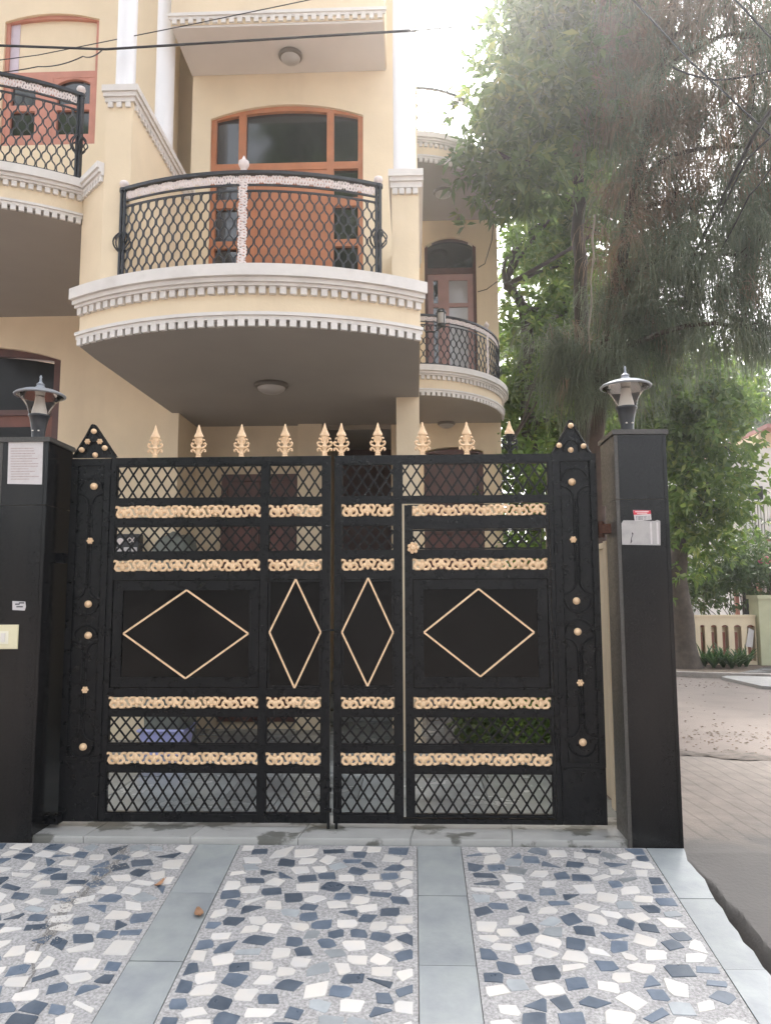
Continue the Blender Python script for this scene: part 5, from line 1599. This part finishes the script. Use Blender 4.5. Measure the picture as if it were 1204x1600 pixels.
# weeping needle tree above the poster pillar
def needle_mesh(name, w, k, m, Lr=(.2, .5)):
    n = len(w) * k
    start = np.repeat(w, k, 0) + rng.normal(size=(n, 3)) * .05
    out = rng.normal(size=(len(w), 3)) * np.array([1, 1, .25]); out = np.repeat(unit(out), k, 0)
    out = unit(out + rng.normal(size=(n, 3)) * .35)
    L = rng.uniform(*Lr, n)[:, None]
    side = unit(np.cross(out, np.array([0, 0, 1.0])) + rng.normal(size=(n, 3)) * .3)
    pts = []
    for t, fo, dn in ((0, 0, 0), (.33, .3, .12), (.66, .46, .42), (1.0, .54, .8)):
        p = start + out * L * fo; p[:, 2] -= (L * dn)[:, 0]; pts.append(p)
    wd = [.0042, .004, .0034, .001]
    v = np.stack([x for p, q in zip(pts, wd) for x in (p - side * q, p + side * q)], 1).reshape(-1, 3)
    i = np.arange(n)[:, None] * 8
    f = np.concatenate([i + np.array([[a, a + 1, a + 3, a + 2]]) for a in (0, 2, 4)], 1).reshape(-1, 4)
    return np_mesh(name, v, f, m)
LC = [lobe_px(u, v, d, a, b) for u, v, d, a, b in (
    (1010, 60, 10, 80, 80), (1100, 30, 9.5, 90, 90), (1190, 60, 9, 80, 110), (1000, 190, 10, 66, 70), (1090, 190, 9.6, 80, 80), (1180, 230, 9, 70, 110), (1010, 310, 9.8, 62, 70),
    (1090, 330, 9.4, 80, 80), (1170, 400, 9, 60, 90), (1010, 430, 9.6, 66, 60), (1090, 460, 9.2, 70, 60), (1050, 540, 9.4, 60, 36), (960, 500, 9.8, 50, 45), (890, 590, 10, 50, 40), (960, 590, 9.6, 50, 40), (1190, 520, 8.8, 30, 60), (1240, 300, 9, 60, 160))]
rootC = empty('weeping_needle_tree', tuple(P(938, 985, y=9.6)), 'grey green weeping needle tree with dry brown strands above the poster pillar', 'tree')
mb = MB()
tp = [P(u, v, y=9.8) for u, v in ((940, 990), (936, 850), (930, 700), (944, 560), (968, 420), (990, 300), (1020, 160), (1050, 20), (1070, -120))]
pathC = []
for i in range(len(tp) - 1):
    for s in range(3): pathC.append(tp[i].lerp(tp[i + 1], s / 3))
mb.tube(pathC, [.105 - .05 * i / len(pathC) for i in range(len(pathC))], 10)
greens, browns = [], []
for (c, r) in LC:
    j = nearest_on([tuple(p) for p in pathC], tuple(c)); lp = limb(mb, pathC[j], c, .04, .018, .12)
    k = int(22 * np.prod(r) ** .5) + 10
    dv = unit(rng.normal(size=(k, 3))); cc = c + dv * (rng.random((k, 1)) ** .5) * r
    cc[:, 2] += .2
    for q in cc:
        if rnd.random() < .5: limb(mb, lp[nearest_on([tuple(p) for p in lp], tuple(q))], q, .012, .004, .15, 4, 4)
        u_, v_ = P_inv(Vector(q))
        fb = .62 if (v_ < 330 and u_ < 1140) else (.45 if v_ < 200 else (.22 if v_ < 430 else .06))
        t = q + rng.normal(size=(9, 3)) * np.array([.2, .2, .2])
        (browns if rnd.random() < fb else greens).append(t)
mb.build('trunk', M['redbark'], rootC, fix=False)
g_, b_ = np.concatenate(greens), np.concatenate(browns)
o = bpy.data.objects.new('crown', needle_mesh('crown', g_, 17, M['needle'])); link(o, rootC, (0, 0, 0))
o = bpy.data.objects.new('dry_foliage', needle_mesh('dry_foliage', b_, 17, M['dryneedle'])); link(o, rootC, (0, 0, 0)); o['label'] = 'dry brown hanging strands'

# shrubs inside the boundary and beyond it
def shrub(name, label, lobes, n_clump, n_whorl, k, Lr, Wr, leafm, spread=.14, cat='shrub', group=None, zbase=0.0):
    c0 = lobes[0][0]
    root = empty(name, (c0[0], c0[1], zbase), label, cat, group)
    cs, ws, ax = clump_points(lobes, n_clump, n_whorl, spread, .3)
    keep = ws[:, 2] > zbase + .03
    mb = MB()
    for q in cs[:: max(1, len(cs) // 14)]:
        limb(mb, (c0[0] + rnd.gauss(0, .04), c0[1] + rnd.gauss(0, .04), zbase), q, .014, .005, .1, 5, 5)
    mb.build('stem', M['palebark'], root, fix=False)
    o = bpy.data.objects.new('foliage', whorl_leaves('foliage', ws[keep], ax[keep], k, Lr, Wr, M[leafm])); link(o, root, (0, 0, 0))
    return root
shrub('garden_shrub', 'leafy shrub in painted sunlit greens rising above the side wall behind the gate', [lobe_px(830, 760, 12.6, 42, 50), lobe_px(805, 830, 12.6, 36, 50), lobe_px(870, 770, 12.6, 40, 60), lobe_px(830, 900, 12.6, 50, 60)], 70, 11, 7, (.10, .2), (.3, .45), 'leafLit', .3)
shrub('potted_shrub', 'low dark leafy shrub on the porch floor behind the wicket', [lobe_px(795, 1140, 7.7, 48, 30), lobe_px(770, 1120, 7.9, 30, 30)], 40, 16, 6, (.07, .13), (.35, .5), 'leafA', .10)
shrub('potted_shrub', 'bright leafy shrub by the side wall behind the wicket hinges', [lobe_px(850, 1135, 7.4, 28, 34), lobe_px(872, 1110, 7.3, 24, 40)], 26, 14, 6, (.07, .13), (.3, .45), 'leafLit', .09)

# ------------------------------------------------------------------ across the road
YN = 16.0
def XN(u, y=YN): return P(u, 1000, y=y).x
def ZN(v, y=YN): return P(1140, v, y=y).z
zr = gz(0, 20)
nw = empty('arcaded_wall', (XN(1135), YN, zr), 'low cream garden wall with five red lined arches across the road', 'wall')
nx0, nx1 = XN(1085), XN(1181)
zt0 = ZN(964)
arch_u = [(1094, 1101), (1111, 1120), (1128, 1138), (1147, 1158), (1167, 1179)]
edges = [nx0]; mb = MB()
prev = nx0
zs_, za_ = ZN(988), ZN(978)
for (a, b) in arch_u:
    xa2, xb2 = XN(a), XN(b)
    mb.box(prev, xa2, YN, YN + .16, zr - .1, zt0)
    pts = arch_pts(xa2, xb2, zs_, za_ + .02)
    for p_, q_ in zip(pts[:-1], pts[1:]): mb.prism_y([(q_[0], q_[1]), (p_[0], p_[1]), (p_[0], zt0), (q_[0], zt0)], YN, YN + .16)
    mb.box(xa2, xb2, YN, YN + .16, zr - .1, zr + .12)
    prev = xb2
mb.box(prev, nx1, YN, YN + .16, zr - .1, zt0)
mb.build('wall', M['cream'], nw)
for (a, b) in arch_u:
    MB().box(XN(a) - .03, XN(b) + .03, YN + .161, YN + .2, zr, za_ + .06).build('arch_backing', M['cream2'], nw)
    mb = MB(); w_ = XN(b) - XN(a); pts = arch_pts(XN(a), XN(b), zs_, za_ + .02); inn = arch_pts(XN(a) + w_ * .52, XN(b) - .012, zs_ - .02, za_ - .02)
    for q in range(len(pts) - 1): mb.prism_y([inn[q + 1], inn[q], pts[q], pts[q + 1]], YN + .03, YN + .16)
    mb.box(XN(a), XN(a) + w_ * .52, YN + .03, YN + .16, zr + .1, zs_)
    mb.build('arch_reveal', M['brick'], nw)
MB().box(nx0, nx1, YN - .03, YN + .2, zt0 + .001, zt0 + .04).build('coping', M['cream'], nw)
a, b = P(1164, 1010, y=YN - .02), P(1177, 985, y=YN - .02)
bd = MB().prism_y([(a.x, a.z), (b.x - .05, a.z - .02), (b.x, b.z), (a.x + .08, b.z + .05)], YN - .03, YN - .004)
tag(bd.build('white_board', M['paper']), 'small white board leaning in the arch next to the green pillar', 'board')
gp = empty('green_pillar', (XN(1195), YN, zr), 'pale green gate pillar standing at the end of the arcaded wall', 'pillar')
MB().box(XN(1182), XN(1235), YN - .15, YN + .3, zr - .1, ZN(936)).build('shaft', M['greenpaint'], gp)
MB().box(XN(1179.5), XN(1238), YN - .19, YN + .34, ZN(936) + .001, ZN(930)).build('cap', M['greenpaint'], gp)
# neighbour's house
nh = empty('neighbour_house', (XN(1200, 20), 20, zr), 'pale house with balusters and grey canopy across the road', 'house')
yh = 20.0
def XH(u, y=yh): return P(u, 800, y=y).x
def ZH(v, y=yh): return P(1180, v, y=y).z
MB().box(XH(1150), XH(1330), yh, yh + 6, zr, ZH(700)).build('wall', M['housewhite'], nh)
MB().box(XH(1188), XH(1330), yh - .6, yh + 6, ZH(676), ZH(670)).build('roof_edge', M['roofred'], nh)
MB().box(XH(1190), XH(1330), yh - .01, yh + 5, ZH(700) + .002, ZH(676) - .002).build('wall', M['cream2'], nh)
ybl = 18.2
bal = MB().box(XH(1163, ybl), XH(1330, ybl), ybl, yh - .001, ZH(856, ybl), ZH(846, ybl)).build('balcony', M['housewhite'], nh)
MB().box(XH(1162, ybl), XH(1330, ybl), ybl - .03, yh - .002, ZH(846, ybl) + .001, ZH(841, ybl)).build('trim', M['roofred'], bal)
MB().box(XH(1158, ybl), XH(1168, ybl), ybl - .04, ybl + .12, ZH(868, ybl), ZH(776, ybl)).build('post', M['housewhite'], bal)
MB().box(XH(1168, ybl), XH(1330, ybl), ybl - .02, ybl + .06, ZH(788, ybl), ZH(781, ybl)).build('handrail', M['housewhite'], bal)
for k in range(22):
    u = 1171 + k * 4.6
    MB().box(XH(u, ybl), XH(u + 2.2, ybl), ybl, ybl + .04, ZH(841, ybl) + .002, ZH(788, ybl) - .001).build('baluster', M['housewhite'], bal)
wdw = MB().box(XH(1166), XH(1192), yh - .03, yh - .001, ZH(845), ZH(760)).build('window', M['darkvoid'], nh)
wdw = MB().box(XH(1152), XH(1182), yh - .04, yh - .002, ZH(960), ZH(915)).build('window', M['darkvoid'], nh)
MB().box(XH(1190), XH(1230), yh - .04, yh - .002, ZH(965), ZH(915)).build('window', M['darkvoid'], nh)
ycn = 17.4
mb = MB(); xs_ = [XH(1138, ycn) + i * .12 for i in range(30)]
for i in range(29):
    z0_ = ZH(906, ycn) + .10 * math.sin(math.pi * min(1, i / 14)); z1_ = ZH(906, ycn) + .10 * math.sin(math.pi * min(1, (i + 1) / 14))
    mb.add([(xs_[i], ycn, z0_), (xs_[i + 1], ycn, z1_), (xs_[i + 1], yh, z1_ + .25), (xs_[i], yh, z0_ + .25), (xs_[i], ycn, z0_ - .03), (xs_[i + 1], ycn, z1_ - .03), (xs_[i + 1], yh, z1_ + .22), (xs_[i], yh, z0_ + .22)],
           [(0, 1, 2, 3), (7, 6, 5, 4), (0, 4, 5, 1), (2, 6, 7, 3)])
mb.build('canopy', M['sheet'], nh)
for u in (1142, 1178): MB().box(XH(u, ycn), XH(u + 6, ycn), ycn + .04, ycn + .12, zr, ZH(908, ycn)).build('canopy_post', M['pinkwood'], nh)
# dark building behind the street tree
db = empty('shaded_building', (XN(1080, 24), 24, zr), 'dark shaded building front half hidden behind the street tree', 'building')
MB().box(XN(990, 24), XN(1150, 24), 24, 27, zr, P(1100, 800, y=24).z).build('wall', M['sheet'], db)
for u in (1086, 1120): MB().box(XN(u, 24), XN(u + 22, 24), 23.96, 23.999, zr + .3, P(1100, 840, y=24).z).build('window', M['darkvoid'], db)
# verge, kerb, pale slab
vg = [(XN(1000, 14.6), 14.4), (XN(1110, 14.2), 14.0), (XN(1260, 13.9), 13.6), (XN(1300, 16), 16), (XN(1000, 16), 16.0)]
tag(MB().prism_z(vg, zr - .1, zr + .05).build('verge', M['soil']), kind='structure')
kb = [(XN(1000, 14.6), 14.30), (XN(1110, 14.2), 13.9), (XN(1260, 13.9), 13.5), (XN(1260, 13.9), 13.62), (XN(1110, 14.2), 14.02), (XN(1000, 14.6), 14.42)]
tag(MB().prism_z(kb, zr - .1, zr + .09).build('kerb', M['concrete']), kind='structure')
sl_ = [P(u, v, z=zr) for u, v in ((1126, 1062), (1190, 1077), (1260, 1080), (1260, 1044), (1195, 1046))]
tag(MB().prism_z([(p.x, p.y) for p in sl_], zr - .05, zr + .05).build('pale_crossing', mat('pale_crossing_concrete', (0.22, 0.215, 0.21), .8, .1)), kind='structure')

def strap_plant(x, y, z, h, n, label):
    mb = MB()
    for k in range(n):
        a = rnd.uniform(0, 2 * math.pi); L = h * rnd.uniform(.7, 1.2); out = rnd.uniform(.45, 1.05)
        pr = None; vs, fs = [], []
        for i in range(6):
            t = i / 5
            r_ = L * out * t; zz = L * (t * 1.15 - .75 * out * t * t)
            px, py = x + r_ * math.cos(a), y + r_ * math.sin(a)
            w = .024 * (1 - t) ** .6 + .002
            vs += [(px - w * math.sin(a), py + w * math.cos(a), z + zz), (px + w * math.sin(a), py - w * math.cos(a), z + zz)]
        mb.add(vs, [(2 * i, 2 * i + 1, 2 * i + 3, 2 * i + 2) for i in range(5)], True)
    return tag(mb.build('strap_leaf_plant', M['strap'], fix=False), label, 'plant', 'strap leaf plants before the arcaded wall')
for u, d, h in ((1098, 15.6, .5), (1112, 15.3, .5), (1127, 15.4, .55), (1140, 15.2, .45), (1152, 15.5, .5), (1163, 15.6, .45)):
    strap_plant(XN(u, d), d, zr + .05, h, 34, 'dark strap leaf plant growing in the verge before the arched wall')
shrub('flowering_bush', 'loose grey green bush hanging over the arcaded wall', [lobe_px(1160, 870, 17, 45, 34), lobe_px(1120, 900, 17, 40, 36), lobe_px(1190, 900, 16.8, 26, 30), lobe_px(1085, 920, 17, 30, 40), lobe_px(1180, 850, 17.4, 30, 24)], 80, 14, 6, (.08, .17), (.3, .45), 'leafB', .22, 'bush', None, zr)
fl_ = P(1198, 877, y=16.6)
mb = MB()
for k in range(6): mb.lathe([(0, -.05), (.05, -.02), (.06, .02), (.02, .05)], (fl_.x + rnd.gauss(0, .08), fl_.y, fl_.z + rnd.gauss(0, .05)), 7)
tag(mb.build('pink_blossom', M['pink']), 'pink blossoms on the bush over the arcaded wall', 'flower')

# dirt-filled joint where the apron meets the road
def fe_(x): return 7.25 + 0.12 * math.sin(3.1 * x) + 0.05 * math.sin(11 * x) - 0.16 * (x - 1.6)
v, f = [], []
nq = 90
for i in range(nq + 1):
    x = 1.55 + 4.6 * i / nq
    wv = .07 + .05 * math.sin(4.3 * x) + .04 * math.sin(13.7 * x) + .03 * math.sin(31 * x)
    for k, o_ in enumerate((-.10 - .5 * wv, -.02, .10, .22 + 1.3 * wv)):
        y = fe_(x) + o_
        z = (-.012 if k == 0 else (-.004 if k == 1 else gz(x, y) + (.012 if k == 2 else .003)))
        v.append((x, y, z + .004 * math.sin(37 * x)))
f = [(4 * i + k, 4 * i + k + 4, 4 * i + k + 5, 4 * i + k + 1) for i in range(nq) for k in range(3)]
mb = MB(); mb.add(v, f, True)
tag(mb.build('dirt_gutter', mat('damp_dirt', (0.10, 0.082, 0.07), .95, .5, 9, bump=.6, bump_scale=35), fix=False), kind='structure')

# litter on verge and road: one object
mb = MB()
for k in range(520):
    if k < 260: u, v = rnd.uniform(1040, 1204), rnd.uniform(1046, 1075)
    elif k < 460: u, v = rnd.uniform(1050, 1215), 1150 + rnd.gauss(0, 9) + (0 if k % 3 else rnd.uniform(0, 30))
    else: u, v = rnd.uniform(1060, 1215), rnd.uniform(1080, 1160)
    zz = (zr + .055) if (k < 260 and rnd.random() < .6 and v < 1056) else gz(0, 8)
    p = P(u, v, z=zz + .006); s = rnd.uniform(.008, .024); a = rnd.uniform(0, 6.3)
    ca, sa_ = s * math.cos(a), s * math.sin(a)
    mb.add([(p.x + ca, p.y + sa_, p.z), (p.x - sa_ * .5, p.y + ca * .5, p.z + s * .3), (p.x - ca, p.y - sa_, p.z), (p.x + sa_ * .5, p.y - ca * .5, p.z + s * .2)], [(0, 1, 2), (0, 2, 3)])
tag(mb.build('fallen_leaves', mat('leaf_litter', (0.12, 0.075, 0.05), .9, .5, 30), fix=False), 'brown leaf litter along the kerb and road edge', 'leaves', kind='stuff')

def dry_leaf(u, v, L, W, ang, label, curl=.35, m='dryleaf'):
    p = PR(u, v); vs = []
    for i in range(7):
        t = i / 6; w = W * math.sin(math.pi * (t * .92 + .04)) ** .8
        for s in (-1, 0, 1):
            lx, ly = (t - .5) * L, s * w
            x, y = p.x + lx * math.cos(ang) - ly * math.sin(ang), p.y + lx * math.sin(ang) + ly * math.cos(ang)
            vs.append((x, y, zramp(x, y) + .006 + abs(s) * W * curl + .012 * (2 * t - 1) ** 2))
    fs = [(i * 3 + k, i * 3 + k + 1, i * 3 + k + 4, i * 3 + k + 3) for i in range(6) for k in range(2)]
    mb = MB(); mb.add(vs, fs, True)
    e = p
    mb.tube([(p.x + L * .5 * math.cos(ang), p.y + L * .5 * math.sin(ang), zramp(p.x, p.y) + .018), (p.x + L * .72 * math.cos(ang), p.y + L * .72 * math.sin(ang), zramp(p.x, p.y) + .025)], .0016, 4)
    return tag(mb.build('dry_leaf', M[m], fix=False), label, 'leaf')
dry_leaf(249, 1384, .075, .014, 1.2, 'dark curled dry leaf lying on a blue mosaic stone')
dry_leaf(311, 1431, .075, .022, 2.0, 'tan dry leaf lying on the flagstone strip', m='dryleaf')

# ------------------------------------------------------------------ overhead cables
def cable(pts, r, label, sag=0.0, n=24, group=None, m='cable'):
    out = []
    for a, b in zip(pts[:-1], pts[1:]):
        for i in range(n):
            t = i / n; q = Vector(a).lerp(Vector(b), t); q.z -= sag * 4 * t * (1 - t); out.append(q)
    out.append(Vector(pts[-1]))
    return tag(MB().tube(out, r, 6).build('cable', M[m], fix=False), label, 'cable', group)
YC = YPF - .02
cable([P(-260, 62, y=YC - .6), P(165, 77, y=YC), P(640, 48, y=YC - .1), P(760, 38, y=YC + 3)], .0095, 'thick black cable tied to the white column above the party wall', .0)
cable([P(-200, 120, y=YC - .4), P(60, 86, y=YC + .3), P(300, 38, y=YC), P(530, -10, y=YC - .4), P(620, -40, y=YC - .6)], .004, 'thin grey wire rising across the upper slab', .0)
cable([P(-100, 118, y=6.6), P(60, 104, y=6.5), P(130, 88, y=6.2), P(160, 78, y=YC)], .005, 'thin loose wire hanging before the arched pink window', .03)
cable([P(960, -30, y=7.5), P(1080, 98, y=7.6), P(1210, 218, y=7.7), P(1500, 470, y=7.8)], .011, 'single black cable slanting through the needle tree', .0)
cable([P(1225, 140, y=6.2), P(1175, 215, y=7.4), P(1115, 335, y=9.0), P(1060, 448, y=10.4)], .022, 'thick twisted black cable bundle at the needle tree', .0)
cable([P(1228, 190, y=6.2), P(1165, 250, y=7.4), P(1120, 340, y=9.0), P(1070, 452, y=10.4)], .011, 'black cable running just beneath the twisted bundle', .0)
cable([P(1240, 195, y=6.4), P(1170, 305, y=7.8), P(1085, 452, y=10.0)], .008, 'slack lower cable under the bundle at the needle tree', .06)
cable([P(1130, -20, y=7.0), P(1204, 60, y=7.0), P(1300, 170, y=7.0)], .011, 'short black cable crossing high over the needle tree', .0)
cable([P(1050, 105, y=8.5), P(1120, 125, y=8.4), P(1220, 105, y=8.3), P(1330, 60, y=8.3)], .012, 'sagging dark cable strung between the needle branches', .03)
cable([P(772, 330, y=11.9), P(768, 375, y=12.0), P(757, 412, y=12.05), P(747, 418, y=12.08)], .008, 'loose wire looping down the wing wall beside its door', .0, 8)
cable([P(776, 440, y=11.8), P(760, 452, y=12.0), P(746, 456, y=12.08)], .007, 'two tone wire reaching from the wing door to the corner', .0, 8)
# dead hanging stems
mb = MB().tube([P(929, 335, y=8.6), P(925, 372, y=8.6), P(927, 400, y=8.6), P(922, 440, y=8.6), P(924, 470, y=8.6), P(919, 515, y=8.6), P(921, 552, y=8.6)], [.012, .011, .01, .009, .009, .007, .005], 6)
tag(mb.build('dead_stem', mat('dead_pale_stem', (0.20, 0.17, 0.14), .9, .2), fix=False), 'pale dead stem hanging beside the broadleaf trunk', 'stem')
for k, (pts, lab) in enumerate((([(790, 700), (815, 660), (830, 610), (842, 575)], 'long pale bare shoot behind the black tipped spike'), ([(800, 690), (822, 655), (838, 628)], 'short pale bare shoot beside the black tipped spike'))):
    mb = MB().tube([P(u, v, y=11.6) for u, v in pts], [.02, .016, .012, .008][:len(pts)], 6)
    tag(mb.build('bare_shoot', M['palebark'], fix=False), lab, 'shoot')

# ------------------------------------------------------------------ across the street behind the viewer: trees that the panes reflect
def copy_tree(root, x, y, rz, k, label, group=None):
    """a copy of a tree with its trunk foot at (x, y), turned and scaled"""
    r = root.copy(); COL.objects.link(r); r['label'] = label
    if group: r['group'] = group
    r.location = (x, y, gz(x, y) - 0.05); r.rotation_euler = (0, 0, rz); r.scale = (k, k, k)
    for ch in root.children:
        c = ch.copy(); COL.objects.link(c); c.parent = r
    return r
copy_tree(treeA, -10.5, -9.5, 2.2, 1.5, 'green street tree on the far side of the street opposite the gate')
copy_tree(treeA, -3.0, -9.0, 1.0, 1.55, 'tall broadleaf tree on the far side of the street opposite the gate')
copy_tree(treeD, -6.5, -12, 0.6, 1.8, 'big leafy tree behind the trees opposite the gate')
copy_tree(treeA, 4.5, -12, 3.6, 1.4, 'second broadleaf tree on the far side of the street opposite the gate')
copy_tree(treeE, 14, 30, 1.7, 1.0, 'far green tree behind the pale house across the road')

# ------------------------------------------------------------------ thin sunlit haze added to imitate sun glare in the lens
hm = bpy.data.materials.new('glare_veil'); hm.use_nodes = True
hn, hl = hm.node_tree.nodes, hm.node_tree.links
hn.remove(hn['Principled BSDF'])
pv_ = hn.new('ShaderNodeVolumePrincipled')
pv_.inputs['Color'].default_value = (0.95, 0.95, 0.95, 1)
pv_.inputs['Density'].default_value = 0.0021
pv_.inputs['Anisotropy'].default_value = 0.78
hl.new(pv_.outputs[0], hn['Material Output'].inputs['Volume'])
tag(MB().box(-45, 45, -30, 60, -1.6, 24).build('veil', hm), 'thin pale haze added to imitate lens glare', 'veil', kind='stuff')
